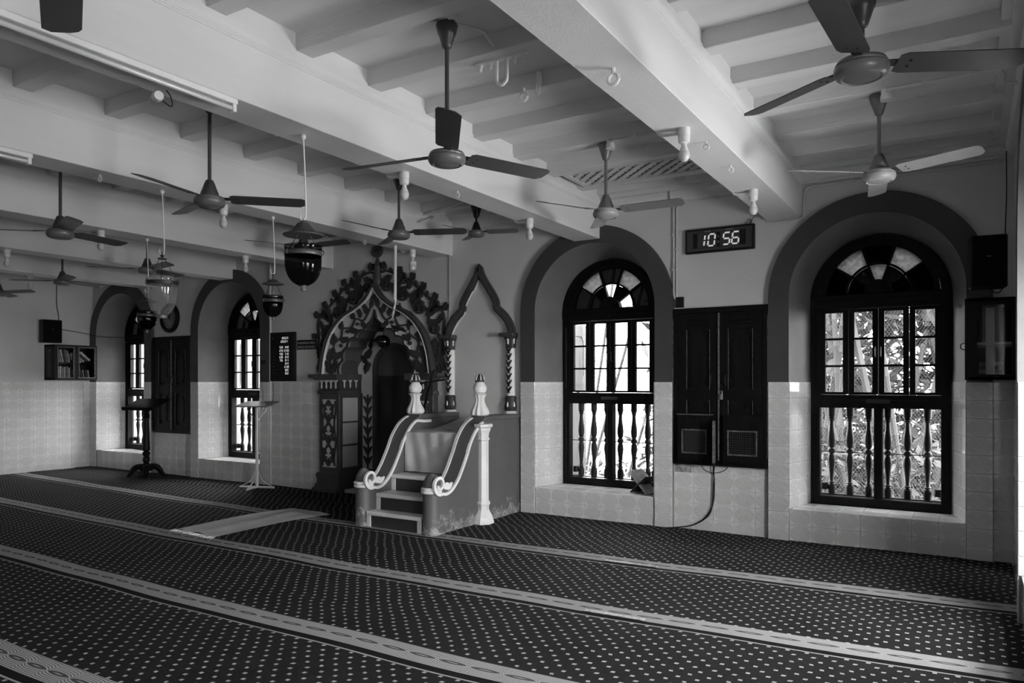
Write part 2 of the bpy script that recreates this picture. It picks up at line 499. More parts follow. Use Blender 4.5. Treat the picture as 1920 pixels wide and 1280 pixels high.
# ================================================================== the room
CEIL = 3.49; JOIST_Z = 3.38; BEAM_Z = 2.985; TILE_TOP = 1.47
BEAMS = [-1.48, -3.49, -5.45, -7.42, -9.40, -11.28]
BHW = 0.15

def arch_outline(hw, z0, spring, r, n=28):
    return [(hw, z0)] + arc(0, spring, r, 0, 180, n) + [(-hw, z0)]

def shift(pts, dx):
    return [(p[0] + dx, p[1]) for p in pts]

# floor slab
bm = bm_(); box(bm, LW - 0.1, RW + 0.1, REAR - 0.1, 0.7, -0.15, -0.012)
floor = obj('floor', bm, 'grout', kind='structure')

# carpet rolls: gently bowed strips laid edge to edge, each with its border along the far edge
def bow(x):
    d = x + 3.2
    return 0.0120 * d * d if d > 0 else 0.0040 * d * d
def carpet_roll(y_far, y_near, mat, label, z=0.0, bow_far=1.0, bow_near=1.0, x0=LW + 0.01, x1=RW - 0.02, yclip=None):
    bm = bm_(); uvl = bm.loops.layers.uv.new('UVMap')
    nx = 140; ts = [0, 0.004, 0.09, 0.185, 0.192, 0.226, 0.236] + [0.236 + (1 - 0.236) * k / 6 for k in range(1, 7)]
    rows = []
    rnd = random.Random(int(abs(y_far) * 1000))
    ph = [rnd.uniform(0, 6) for _ in range(4)]
    for i in range(nx + 1):
        x = x0 + (x1 - x0) * i / nx
        yf = y_far + bow(x) * bow_far + 0.006 * math.sin(x * 2.1 + ph[0]) + 0.004 * math.sin(x * 5.3 + ph[1])
        yn = y_near + bow(x) * bow_near + 0.006 * math.sin(x * 2.4 + ph[2])
        if yclip is not None: yf = min(yf, yclip)
        W = yf - yn; col = []
        for k, t in enumerate(ts):
            d = t * 1.0 if t <= 0.236 else 0.236 + (t - 0.236) / (1 - 0.236) * (W - 0.236)
            zz = z + 0.008 + 0.0025 * math.sin(x * 3 + d * 5 + ph[3])
            if k == 0: zz = z - 0.01
            if d > W - 0.001: zz -= 0.006
            col.append((bm.verts.new((x, yf - d, zz)), x, d))
        rows.append(col)
    for A, B in zip(rows, rows[1:]):
        for k in range(len(ts) - 1):
            q = [A[k], A[k + 1], B[k + 1], B[k]]
            f = bm.faces.new([v[0] for v in q])
            for lp, v in zip(f.loops, q): lp[uvl].uv = (v[1], v[2])
    o = mono('carpet_roll', bm, mat, label, 'carpet', 'carpet rolls laid in prayer rows', smooth=True, base=(-6, (y_far + y_near) / 2, 0))
    return o
carpet_roll(BW - 0.02, -0.62, 'carpet_plain', 'narrow dark dotted carpet strip running along the foot of the tiled window wall', z=0.002, bow_far=0, bow_near=0.9, yclip=BW - 0.01)
carpet_roll(-0.60, -1.45, 'carpet_plain', 'dark dotted carpet strip under the pulpit, without a pale border', bow_near=1.0, bow_far=0.9)
carpet_roll(-1.43, -2.75, 'carpet', 'dotted carpet whose pale border runs past the foot of the pulpit steps', z=0.002)
carpet_roll(-2.73, -3.98, 'carpet', 'dotted carpet whose pale border meets the lower end of the white cloth')
carpet_roll(-3.96, -5.13, 'carpet', 'dotted carpet with its pale chain border, second nearest to the camera', z=0.002)
carpet_roll(-5.11, -6.40, 'carpet', 'dotted carpet whose pale chain border crosses the bottom left corner')
carpet_roll(-6.38, REAR + 0.05, 'carpet', 'dotted carpet lying behind all other rolls under the camera', z=0.002)

# ---- walls
def wall_holes(centres, z0=0.05):
    return [shift(arch_outline(0.80, z0, 2.25, 0.80), c) for c in centres]
MIH_X = -6.48
mih_hole = shift([(0.75, 0.05), (0.75, 1.7), (0.62, 2.0), (0.35, 2.28), (0, 2.5), (-0.35, 2.28), (-0.62, 2.0), (-0.75, 1.7), (-0.75, 0.05)], MIH_X)
bm = bm_()
plate(bm, [(LW - 0.5, -0.1), (RW + 0.5, -0.1), (RW + 0.5, 3.6), (LW - 0.5, 3.6)], wall_holes(WIN_X) + [mih_hole], BW, 0.60)
wall_back = obj('wall_back', bm, 'wall', kind='structure')
bm = bm_()
plate(bm, [(REAR - 0.5, -0.1), (BW, -0.1), (BW, 3.6), (REAR - 0.5, 3.6)], wall_holes(SIDE_Y), RW, RW + 0.54, axis='x')
wall_right = obj('wall_right', bm, 'wall', kind='structure')
bm = bm_()
plate(bm, [(REAR - 0.5, -0.1), (BW, -0.1), (BW, 3.6), (REAR - 0.5, 3.6)], wall_holes(LEFT_Y), LW - 0.54, LW, axis='x')
wall_left = obj('wall_left', bm, 'wall', kind='structure')
bm = bm_()
plate(bm, [(LW - 0.5, -0.1), (RW + 0.5, -0.1), (RW + 0.5, 3.6), (LW - 0.5, 3.6)], [], REAR - 0.54, REAR)
wall_rear = obj('wall_rear', bm, 'wall', kind='structure')

# ---- glazed tiles, each one an object of its own
TILE_MESH = {}
def tile_mesh(w, h, cu, cv):
    key = (round(w, 3), round(h, 3), round(cu, 3), round(cv, 3))
    if key in TILE_MESH: return TILE_MESH[key]
    bm = bm_(); uvl = bm.loops.layers.uv.new('UVMap')
    a, b, t, c = w / 2, h / 2, 0.007, 0.0022
    lo = [bm.verts.new((x, y, 0)) for x, y in ((-a, -b), (a, -b), (a, b), (-a, b))]
    mi = [bm.verts.new((x, y, t - c)) for x, y in ((-a, -b), (a, -b), (a, b), (-a, b))]
    hi = [bm.verts.new((x, y, t)) for x, y in ((-a + c, -b + c), (a - c, -b + c), (a - c, b - c), (-a + c, b - c))]
    fs = [bm.faces.new(hi)]
    for A, B in ((lo, mi), (mi, hi)):
        for i in range(4):
            fs.append(bm.faces.new([A[i], A[(i + 1) % 4], B[(i + 1) % 4], B[i]]))
    for f in fs:
        for lp in f.loops: lp[uvl].uv = (lp.vert.co.x + cu, lp.vert.co.y + cv)
    me = bpy.data.meshes.new('tile'); bm.to_mesh(me); bm.free(); me.materials.append(M['tile'])
    TILE_MESH[key] = me
    return me

def frame(o, u, v):
    u = Vector(u).normalized(); v = Vector(v).normalized(); n = u.cross(v)
    m = Matrix((u, v, n)).transposed().to_4x4(); m.translation = Vector(o)
    return m

def tile_grid(parent, mat4, u0, u1, v0, v1, ua=None, va=TILE_TOP, tw=0.2, th=0.15, gap=0.0022, skip=None):
    ua = u0 if ua is None else ua
    def cuts(lo, hi, anchor, step):
        k0 = math.floor((lo - anchor) / step + 1e-6); out = []; k = k0
        while anchor + k * step < hi - 1e-6:
            a, b = anchor + k * step, anchor + (k + 1) * step
            out.append((max(a, lo), min(b, hi), (a + b) / 2)); k += 1
        return out
    for a, b, cu in cuts(u0, u1, ua, tw):
        for c, d, cv in cuts(v0, v1, va, th):
            w, h = b - a - gap, d - c - gap
            if w < 0.012 or h < 0.012: continue
            x, y = (a + b) / 2, (c + d) / 2
            if skip and skip(x, y): continue
            o = bpy.data.objects.new('tile', tile_mesh(w, h, x - cu, y - cv)); COL.objects.link(o)
            o.parent = parent
            o.matrix_local = mat4 @ Matrix.Translation((x, y, 0))

# back wall: under the cupboard, both sides of the mihrab, the right corner
FB = frame((0, BW, 0), (1, 0, 0), (0, 0, 1))
tile_grid(wall_back, FB, WIN_X[2] + 0.885, WIN_X[3] - 0.885, 0.0, 0.655, skip=lambda x, y: x < -2.36 and y > 0.50)
tile_grid(wall_back, FB, WIN_X[1] + 0.885, -7.42, 0.0, TILE_TOP)
tile_grid(wall_back, FB, WIN_X[0] + 0.885, WIN_X[1] - 0.885, 0.0, 0.66)
tile_grid(wall_back, FB, WIN_X[0] + 0.885, -11.225, 0.66, TILE_TOP)
tile_grid(wall_back, FB, WIN_X[3] + 0.885, RW, 0.0, TILE_TOP)
tile_grid(wall_back, FB, -5.5, -5.41, 0.0, TILE_TOP)
tile_grid(wall_left, frame((LW, 0, 0), (0, 1, 0), (0, 0, 1)), LEFT_Y[0] + 0.885, BW - 0.01, 0.0, TILE_TOP)
tile_grid(wall_right, frame((RW, 0, 0), (0, -1, 0), (0, 0, 1)), -BW + 0.01, -(SIDE_Y[0] + 0.885), 0.0, TILE_TOP)
# one tile is missing below the cupboard: a bare rough patch
bm = bm_(); box(bm, -2.535, -2.37, BW - 0.004, BW + 0.004, 0.50, 0.65)
obj('bare_patch', bm, 'patch', wall_back, label='rough bare patch where a tile is missing')

# ---- windows
def baluster(bm, x, y, z0, z1):
    P = [(0.031, 0), (0.031, .10), (.026, .105), (.03, .115), (.019, .13), (.029, .14), (.019, .155), (.017, .2), (.023, .3), (.031, .38), (.029, .435), (.02, .47), (.028, .482), (.031, .49), (.031, .515), (.028, .522), (.02, .535), (.027, .56), (.032, .62), (.029, .68), (.02, .76), (.017, .83), (.019, .85), (.029, .86), (.019, .87), (.03, .885), (.026, .895), (.031, .90), (.031, 1.0)]
    lathe(bm, [(r * 1.13, h * (z1 - z0)) for r, h in P], (x, y, z0), 12)

PANE_TINTS = [  # outer ring from the left, then inner ring
    ('glass_mid', 'glass_light', 'glass_dark', 'glass_light', 'glass_mid', 'glass_dark', 'glass_mid', 'glass_light', 'glass_dark', 'glass_mid'),
    ('glass_mid', 'glass_light', 'glass_dark', 'glass_light', 'glass_mid', 'glass_mid', 'glass_mid', 'glass_light', 'glass_dark', 'glass_mid'),
    ('glass_mid', 'glass_light', 'glass_mid', 'glass_light', 'glass_mid', 'glass_mid', 'glass_dark', 'glass', 'glass_dark', 'glass'),
    ('glass_dark', 'glass_light', 'glass_dark', 'glass_light', 'glass_dark', 'glass_dark', 'glass_mid', 'glass_light', 'glass_mid', 'glass_dark')]

def make_window(name, tints, casements=True, shutters=True, tiles=True):
    w = struct(name)
    IN, OUT, FR, SP = 0.70, 0.885, 0.585, 2.25
    D = 0.46                                             # reveal depth
    # painted arch band and painted reveal
    bm = bm_(); plate(bm, arch_outline(OUT, TILE_TOP, SP, OUT, 40) + arch_outline(IN, TILE_TOP, SP, IN, 40)[::-1], [], 0.0, BW)
    obj('arch_band', bm, 'band', w)
    bm = bm_()
    def loft(z0, mat, nm):
        bm = bm_()
        A = [bm.verts.new((p[0], 0.0, p[1])) for p in arch_outline(IN, z0, SP, IN, 40)]
        B = [bm.verts.new((p[0], D + 0.06, p[1])) for p in arch_outline(FR, z0, SP, FR, 40)]
        for i in range(len(A) - 1): face(bm, [A[i], A[i + 1], B[i + 1], B[i]])
        return obj(nm, bm, mat, w, smooth=True)
    loft(TILE_TOP, 'reveal', 'reveal')
    # masonry behind the tiles: piers, sides and sill
    bm = bm_()
    for s in (-1, 1):
        plate(bm, [(s * OUT, 0.008), (s * IN, 0.008), (s * (FR + 0.005), D + 0.06), (s * OUT, D + 0.06)], [], 0.0, TILE_TOP, axis='z')
    box(bm, -IN, IN, 0.028, D + 0.1, 0.0, 0.293)
    obj('pier', bm, 'grout', w)
    if tiles:
        F = frame((0, 0.008, 0), (1, 0, 0), (0, 0, 1))
        for s in (-1, 1):
            tile_grid(w, F, min(s * OUT, s * IN), max(s * OUT, s * IN), 0.0, TILE_TOP, ua=min(s * OUT, s * IN) - 0.0075)
        L = math.hypot(IN - FR, D + 0.06)
        tile_grid(w, frame((-IN, 0.004, 0), (IN - FR, D + 0.06, 0), (0, 0, 1)), 0.0, L, 0.30, TILE_TOP)
        tile_grid(w, frame((FR, D + 0.06, 0), (IN - FR, -D - 0.06, 0), (0, 0, 1)), 0.0, L, 0.30, TILE_TOP, ua=L)
        tile_grid(w, frame((0, 0.028, 0), (1, 0, 0), (0, 0, 1)), -IN, IN, 0.0, 0.30, ua=-IN, va=0.30)
        tile_grid(w, frame((0, 0, 0.293), (1, 0, 0), (0, 1, 0)), -IN + 0.02, IN - 0.02, 0.022, D, ua=-IN, va=0.022, th=0.22)
    # joinery
    y0, y1 = D, D + 0.09
    fr = bm_(); plate(fr, arch_outline(FR, 0.29, SP, FR, 40), [arch_outline(0.505, 0.38, 2.27, 0.505, 40)], y0, y1)
    frame_o = obj('window_frame', fr, 'black_wood', w)
    bm = bm_(); plate(bm, arch_outline(0.572, 2.25, SP, 0.572, 36) + arch_outline(0.545, 2.25, SP, 0.545, 36)[::-1], [], y0 - 0.02, y0)
    obj('bead', bm, 'black_wood', frame_o)
    bm = bm_(); plate(bm, arch_outline(0.510, 2.29, 2.29, 0.50, 36) + arch_outline(0.46, 2.29, 2.29, 0.45, 36)[::-1], [], y0 + 0.015, y1 - 0.015)
    obj('fanlight_sash', bm, 'black_wood', frame_o)
    bm = bm_(); bbox(bm, -0.56, 0.56, y0 - 0.012, y1, 2.16, 2.30, 0.01)
    for s in (-1, 1): bbox(bm, s * 0.30 - 0.22, s * 0.30 + 0.22, y0 - 0.024, y0 - 0.01, 2.215, 2.245, 0.006)
    tr = obj('transom', bm, 'black_wood', w)
    bm = bm_()
    for x in (-0.55, 0, 0.55): lathe(bm, [(0.0, 0.0), (0.028, 0.004), (0.03, 0.014), (0.018, 0.02), (0.0, 0.022)], (0, 0, 0), 10)
    bm.free()
    for x in (-0.545, 0.0, 0.545):
        bm = bm_(); lathe(bm, [(0.034, 0.0), (0.03, 0.012), (0.016, 0.012), (0.012, 0.02), (0.0, 0.022)], (0, 0, 0), 12)
        bmesh.ops.transform(bm, matrix=Matrix.Translation((x, y0 - 0.01, 2.23)) @ Matrix.Rotation(PI / 2, 4, 'X'), verts=bm.verts)
        obj('rosette', bm, 'black_wood', tr, smooth=True)
    bm = bm_(); bbox(bm, -0.507, 0.507, y0 + 0.002, y1, 1.225, 1.35, 0.004)
    bbox(bm, -0.42, 0.42, y0 - 0.012, y0 + 0.002, 1.275, 1.305, 0.005)
    lr = obj('lock_rail', bm, 'black_wood', w)
    bm = bm_(); bbox(bm, -0.10, 0.10, y0 - 0.018, y0 - 0.010, 1.272, 1.308, 0.003)
    obj('name_plate', bm, 'print_faint', lr, label='small worn metal plate with lettering no longer readable')
    bm = bm_(); bbox(bm, -0.51, 0.51, y0 - 0.005, y1, 0.30, 0.385, 0.006); obj('bottom_rail', bm, 'black_wood', w)
    bm = bm_(); bbox(bm, -0.038, 0.038, y0 + 0.005, y1, 0.38, 1.23, 0.006); obj('mullion', bm, 'black_wood', w)
    # carved strips on the jambs
    for s in (-1, 1):
        for a, b in ((0.42, 1.15), (1.40, 2.10)):
            bm = bm_(); bbox(bm, s * 0.552 - 0.014, s * 0.552 + 0.014, y0 - 0.01, y0 + 0.002, a, b, 0.006); obj('jamb_bead', bm, 'black_wood', frame_o)
    # fanlight: five sectors in two rings
    hub_z = 2.30
    for k in range(1, 5):
        a = math.radians(180 - 36 * k)
        bm = bm_(); plate(bm, ribbon([(0.11 * math.cos(a), hub_z + 0.11 * math.sin(a)), (0.46 * math.cos(a), hub_z - 0.01 + 0.46 * math.sin(a))], 0.02), [], y0 + 0.02, y1 - 0.02)
        obj('glazing_bar', bm, 'black_wood', w)
    bm = bm_(); strip(bm, arc(0, hub_z, 0.272, 0, 180, 28), 0.02, y0 + 0.02, y1 - 0.02); obj('glazing_ring', bm, 'black_wood', w)
    i = 0
    for r0, r1 in ((0.282, 0.456), (0.115, 0.262)):
        for k in range(5):
            a0, a1 = 180 - 36 * k - 1.0, 180 - 36 * (k + 1) + 1.0
            bm = bm_(); plate(bm, arc(0, hub_z - 0.004, r1, a0, a1, 7) + arc(0, hub_z - 0.004, r0, a1, a0, 6), [], y0 + 0.042, y0 + 0.046)
            obj('stained_pane', bm, tints[i], w); i += 1
    bm = bm_(); plate(bm, arc(0, hub_z, 0.122, 0, 180, 20), [], y0 + 0.0, y1 - 0.02)
    for k in range(9):
        a = math.radians(10 + 20 * k)
        strip(bm, [(0.03 * math.cos(a), hub_z + 0.03 * math.sin(a)), (0.098 * math.cos(a), hub_z + 0.098 * math.sin(a))], [0.006, 0.02], y0 - 0.012, y0 + 0.002)
    strip(bm, arc(0, hub_z, 0.113, 0, 180, 20), 0.016, y0 - 0.014, y0 + 0.002)
    obj('fan_hub', bm, 'black_wood', w)
    # casement leaves of three panes
    if casements:
        rows = [(1.375, 1.612), (1.632, 1.868), (1.888, 2.128)]
        for k in range(4):
            x0 = -0.508 + 0.254 * k
            bm = bm_()
            px0, px1 = x0 + 0.05, x0 + 0.204
            plate(bm, [(x0 + 0.002, 1.352), (x0 + 0.252, 1.352), (x0 + 0.252, 2.158), (x0 + 0.002, 2.158)],
                  [[(px0, a), (px1, a), (px1, b), (px0, b)] for a, b in rows], y0 + 0.018, y0 + 0.06)
            leaf = obj('casement', bm, 'black_wood', w)
            for a, b in rows:
                bm = bm_(); box(bm, px0 - 0.004, px1 + 0.004, y0 + 0.037, y0 + 0.041, a - 0.004, b + 0.004)
                obj('pane', bm, 'glass', leaf)
        bm = bm_()
        for s in (-1, 1): tube(bm, [(s * 0.022, y0 + 0.018, 1.70), (s * 0.022, y0 - 0.01, 1.71), (s * 0.022, y0 - 0.01, 1.79), (s * 0.022, y0 + 0.018, 1.80)], 0.005, 6)
        obj('casement_handle', bm, 'iron', w)
    for k in range(6):
        bm = bm_(); baluster(bm, -0.42 + 0.163 * k, y1 + 0.05, 0.385, 1.23)
        obj('baluster', bm, 'baluster', w, smooth=True, angle=50)
    bm = bm_(); box(bm, -0.52, 0.52, y1 + 0.01, y1 + 0.09, 0.34, 0.392); box(bm, -0.52, 0.52, y1 + 0.01, y1 + 0.09, 1.224, 1.30)
    obj('baluster_rail', bm, 'baluster', w)
    bm = bm_(); tube(bm, [(-0.52, y1 + 0.012, 0.80), (0.52, y1 + 0.012, 0.80)], 0.005, 6); obj('guard_rod', bm, 'iron', w)
    for s in (-1, 1):
        bm = bm_(); bbox(bm, s * 0.48 - 0.025, s * 0.48 + 0.025, y1 + 0.0, y1 + 0.06, 0.43, 0.50, 0.004); obj('hinge_block', bm, 'iron', w)
    if shutters:
        for s in (-1, 1):
            x = s * 0.615
            bm = bm_(); bbox(bm, x - 0.018, x + 0.018, 0.62, 1.12, 1.36, 2.16, 0.006)
            sh = obj('shutter', bm, 'shutter', w)
            bm = bm_()
            for q in (-1, 1): plate(bm, [(0.70, 1.44), (1.04, 1.44), (1.04, 2.08), (0.70, 2.08)], [[(0.74, 1.56), (0.79, 1.50), (0.95, 1.50), (1.0, 1.56), (1.0, 1.96), (0.95, 2.02), (0.79, 2.02), (0.74, 1.96)]], x + q * 0.018, x + q * 0.026, axis='x')
            obj('shutter_panel', bm, 'shutter', sh)
            bm = bm_(); bbox(bm, x - 0.018, x + 0.018, 0.62, 1.10, 0.36, 1.24, 0.006); obj('shutter', bm, 'shutter', w)
    return w

def place(w, loc, rz):
    w.location = loc; w.rotation_euler = (0, 0, rz)
w1 = make_window('window_1', PANE_TINTS[0]); place(w1, (WIN_X[0], 0, 0), 0)
w2 = make_window('window_2', PANE_TINTS[1]); place(w2, (WIN_X[1], 0, 0), 0)
w3 = make_window('window_3', PANE_TINTS[2]); place(w3, (WIN_X[2], 0, 0), 0)
w4 = make_window('window_4', PANE_TINTS[3], shutters=False); place(w4, (WIN_X[3], 0, 0), 0)
# windows of the side walls: left ones blocked by added boards and, beside and behind the camera, open ones
def add_light_block(w):  # unseen boards added to keep sky light out of the left windows
    for s in (-1, 1):
        bm = bm_(); bbox(bm, min(s * 0.002, s * 0.62), max(s * 0.002, s * 0.62), 0.68, 0.71, 0.28, 2.95, 0.004)
        obj('added_light_block', bm, 'black_wood', w)
    return w
w5 = make_window('window_5', PANE_TINTS[0], casements=False, shutters=False); place(w5, (RW - BW, SIDE_Y[0], 0), -PI / 2)
w6 = add_light_block(make_window('window_6', PANE_TINTS[0], casements=False, shutters=False)); place(w6, (LW + BW, LEFT_Y[0], 0), PI / 2)
w7 = make_window('window_7', PANE_TINTS[0], casements=False, shutters=False, tiles=False); place(w7, (RW - BW, SIDE_Y[1], 0), -PI / 2)
w8 = copy_tree(w7, None, (RW - BW, SIDE_Y[2], 0), (0, 0, -PI / 2)); w8.name = 'window_8'
w9 = add_light_block(make_window('window_9', PANE_TINTS[0], casements=False, shutters=False, tiles=False)); place(w9, (LW + BW, LEFT_Y[1], 0), PI / 2)
w10 = copy_tree(w9, None, (LW + BW, LEFT_Y[2], 0), (0, 0, PI / 2)); w10.name = 'window_10'

# ---- ceiling, beams, joists
bm = bm_(); box(bm, LW - 0.5, RW + 0.5, REAR - 0.5, 0.6, CEIL, CEIL + 0.12)
ceiling = obj('ceiling', bm, 'ceiling', kind='structure')
prof = [(0, BEAM_Z + 0.004), (0, 3.296), (.007, 3.297), (.007, 3.306), (.013, 3.308), (.013, 3.314), (.020, 3.318), (.030, 3.330), (.034, 3.345), (.034, 3.378), (.022, 3.381), (.022, 3.408), (.014, 3.411), (.014, CEIL + 0.01)]
def beam_mesh(hw, y0, y1):
    bm = bm_()
    out = [(-hw + 0.004, BEAM_Z), (hw - 0.004, BEAM_Z)] + [(hw + a, z) for a, z in prof] + [(-hw - a, z) for a, z in reversed(prof)]
    plate(bm, out, [], y0, y1)
    return bm
first = obj('beam', beam_mesh(BHW, REAR, BW + 0.02), 'beam', ceiling)
first.location = (BEAMS[0], 0, 0)
for x in BEAMS[1:]:
    b = first.copy(); COL.objects.link(b); b.parent = ceiling; b.location = (x, 0, 0)
edges = [RW] + BEAMS + [LW]
JY = [-0.58 - 0.6 * k for k in range(15)]
for i in range(len(edges) - 1):
    xr = edges[i] - (BHW if i else 0); xl = edges[i + 1] + (BHW if i < len(edges) - 2 else 0)
    bm = bm_(); bbox(bm, xl - 0.0, xr + 0.0, 0.0, 0.12, JOIST_Z, CEIL + 0.01, 0.004)
    j0 = obj('joist', bm, 'ceiling', ceiling); j0.location = (0, JY[0], 0)
    for y in JY[1:]:
        j = j0.copy(); COL.objects.link(j); j.parent = ceiling; j.location = (0, y, 0)
# cornices along the walls
def cornice(name, pts, d0, d1, axis):
    bm = bm_(); plate(bm, pts, [], d0, d1, axis=axis)
    return obj(name, bm, 'ceiling', kind='structure')
cp = [(0.0, 3.285), (-0.02, 3.285), (-0.02, 3.31), (-0.04, 3.315), (-0.055, 3.34), (-0.06, 3.375), (-0.11, 3.38), (-0.11, 3.42), (-0.16, 3.425), (-0.16, CEIL + .005), (0.0, CEIL + .005)]
cornice('trim_1', [(BW + a, z) for a, z in cp], LW, RW, 'x')
cornice('trim_2', [(RW + a, z) for a, z in cp], REAR, BW, 'y')
cornice('trim_3', [(LW - a, z) for a, z in cp], REAR, BW, 'y')
# lattice ventilation panel in the second bay near the wall
vent = thing('ceiling_vent', 'white diagonal lattice vent panel set in the ceiling near the window wall', 'vent', (-2.5, -0.86, JOIST_Z))
bm = bm_(); box(bm, -3.2, -1.66, -1.06, -0.60, JOIST_Z + 0.03, JOIST_Z + 0.04); obj('void_shade_sheet', bm, 'void_shade', vent)  # near-black sheet paints the shade of the roof space behind the slats
bm = bm_(); plate(bm, [(-3.22, -1.08), (-1.64, -1.08), (-1.64, -0.575), (-3.22, -0.575)], [[(-3.17, -1.05), (-1.67, -1.05), (-1.67, -0.62), (-3.17, -0.62)]], JOIST_Z - 0.004, JOIST_Z + 0.03, axis='z'); obj('frame', bm, 'vent', vent)
def clip_diag(c, sgn, x0, x1, y0, y1):
    pts = []
    for x in (x0, x1):
        y = sgn * (x - c)
        if y0 - 1e-6 <= y - 0 <= y1 + 1e-6: pts.append((x, y))
    for y in (y0, y1):
        x = c + sgn * y
        if x0 <= x <= x1: pts.append((x, y))
    pts = sorted(set((round(a, 4), round(b, 4)) for a, b in pts))
    return (pts[0], pts[-1]) if len(pts) >= 2 and pts[0] != pts[-1] else None
for sgn, zz, wd, st in ((-1, JOIST_Z + 0.002, 0.050, 0.118), (1, JOIST_Z + 0.014, 0.040, 0.118)):
    k = -4.3
    while k < 0.6:
        s = clip_diag(k, sgn, -3.17, -1.67, -1.05, -0.62)
        if s and math.dist(*s) > 0.08:
            bm = bm_(); plate(bm, ribbon(list(s), wd), [], zz, zz + 0.010, axis='z'); obj('slat', bm, 'vent', vent)
        k += st

# ================================================================== mihrab
mih = thing('mihrab', 'dark carved prayer niche with cusped arch, leaf scrolls and tall finial', 'niche', (MIH_X, 0, 0))
def MX(pts): return [(MIH_X + p[0], p[1]) for p in pts]
def lobe(a, b, bulge, n=7):
    """arc from a to b bulging outwards (away from the axis)"""
    mx, mz = (a[0] + b[0]) / 2, (a[1] + b[1]) / 2
    dx, dz = b[0] - a[0], b[1] - a[1]; l = math.hypot(dx, dz)
    nx, nz = dz / l, -dx / l
    out = []
    for i in range(n + 1):
        t = i / n; h = bulge * 4 * t * (1 - t)
        out.append((a[0] + dx * t + nx * h, a[1] + dz * t + nz * h))
    return out
right = [(0.63, 1.54)]
tips = [(0.63, 1.57), (0.565, 1.755), (0.485, 1.93), (0.345, 2.05), (0.20, 2.14)]
for a, b in zip(tips, tips[1:]): right += lobe(a, b, 0.042)
right += smooth_path([(0.20, 2.14), (0.16, 2.19), (0.08, 2.24), (0.03, 2.30), (0.0, 2.40)], 4)[1:]
cusp = right + [(-x, z) for x, z in reversed(right[:-1])]
big_out_r = smooth_path([(0.95, 1.56), (0.935, 1.68), (0.90, 1.86), (0.82, 2.06), (0.70, 2.22), (0.53, 2.35), (0.345, 2.43), (0.17, 2.53), (0.08, 2.61), (0.0, 2.72)], 4)
big_out = big_out_r + [(-x, z) for x, z in reversed(big_out_r[:-1])]
big_in_r = [(x * 0.945, 1.56 + (z - 1.56) * 0.955) for x, z in big_out_r]
big_in = big_in_r + [(-x, z) for x, z in reversed(big_in_r[:-1])]
# pale spandrel between the great arch and the cusped opening
cusp_c = [(p[0], max(p[1], 1.56)) for p in cusp]
bm = bm_(); plate(bm, MX(big_in + cusp_c[::-1]), [], 0.0, 0.05); obj('spandrel', bm, 'relief_bg', mih)
bm = bm_(); plate(bm, MX(big_out + big_in[::-1]), [], -0.045, 0.05); arch_o = obj('arch_moulding', bm, 'mihrab', mih)
bm = bm_(); strip(bm, MX([(x * 0.995, z - 0.004) for x, z in big_out]), 0.012, -0.06, -0.04); obj('arch_fillet', bm, 'mihrab', arch_o)
bm = bm_(); strip(bm, MX(big_in), 0.010, -0.052, -0.01); obj('white_line', bm, 'white', arch_o)
# soffit: the cusped outline carried 0.37 m back into the wall
bm = bm_()
A = [bm.verts.new((MIH_X + p[0], 0.0, p[1])) for p in cusp]; B = [bm.verts.new((MIH_X + p[0], 0.37, p[1])) for p in cusp]
for i in range(len(A) - 1): face(bm, [A[i], A[i + 1], B[i + 1], B[i]])
obj('cusped_soffit', bm, 'mihrab', mih)
bm = bm_(); strip(bm, MX(cusp), 0.022, -0.014, 0.01); obj('cusp_edge', bm, 'leaf', mih)
bm = bm_(); strip(bm, MX([(x * 1.03, z + 0.012) for x, z in cusp]), 0.008, -0.012, 0.0); obj('white_line', bm, 'white', mih)
# back plate with the round-headed inner opening, then the apse
inner = [(0.33, 0.0)] + arc(0, 1.63, 0.33, 0, 180, 20) + [(-0.33, 0.0)]
bm = bm_(); plate(bm, MX([(-0.75, 0), (0.75, 0), (0.75, 1.8), (0.6, 2.1), (0.3, 2.35), (0, 2.5), (-0.3, 2.35), (-0.6, 2.1), (-0.75, 1.8)]), [MX([(p[0], max(p[1], 0.02)) for p in inner])], 0.37, 0.42)
obj('inner_plate', bm, 'relief_bg', mih)
bm = bm_(); strip(bm, MX(inner), 0.05, 0.345, 0.40); obj('inner_arch_edge', bm, 'mihrab', mih)
def apse(z0, z1, dome, mat, nm):
    bm = bm_(); R = 0.335; rows = []
    for j in range(2): rows.append([bm.verts.new((MIH_X + R * math.cos(PI * i / 20), 0.40 + 1.35 * R * math.sin(PI * i / 20), (z0, z1)[j])) for i in range(21)])
    if dome:
        for j in range(1, 9):
            e = PI / 2 * j / 8
            rows.append([bm.verts.new((MIH_X + R * math.cos(e) * math.cos(PI * i / 20), 0.40 + 1.35 * R * math.cos(e) * math.sin(PI * i / 20), z1 + R * math.sin(e))) for i in range(21)])
    for A, B in zip(rows, rows[1:]):
        for i in range(20): face(bm, [A[i], A[i + 1], B[i + 1], B[i]])
    obj(nm, bm, mat, mih, smooth=True)
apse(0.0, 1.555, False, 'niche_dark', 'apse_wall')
apse(1.555, 1.63, True, 'niche', 'apse_dome')
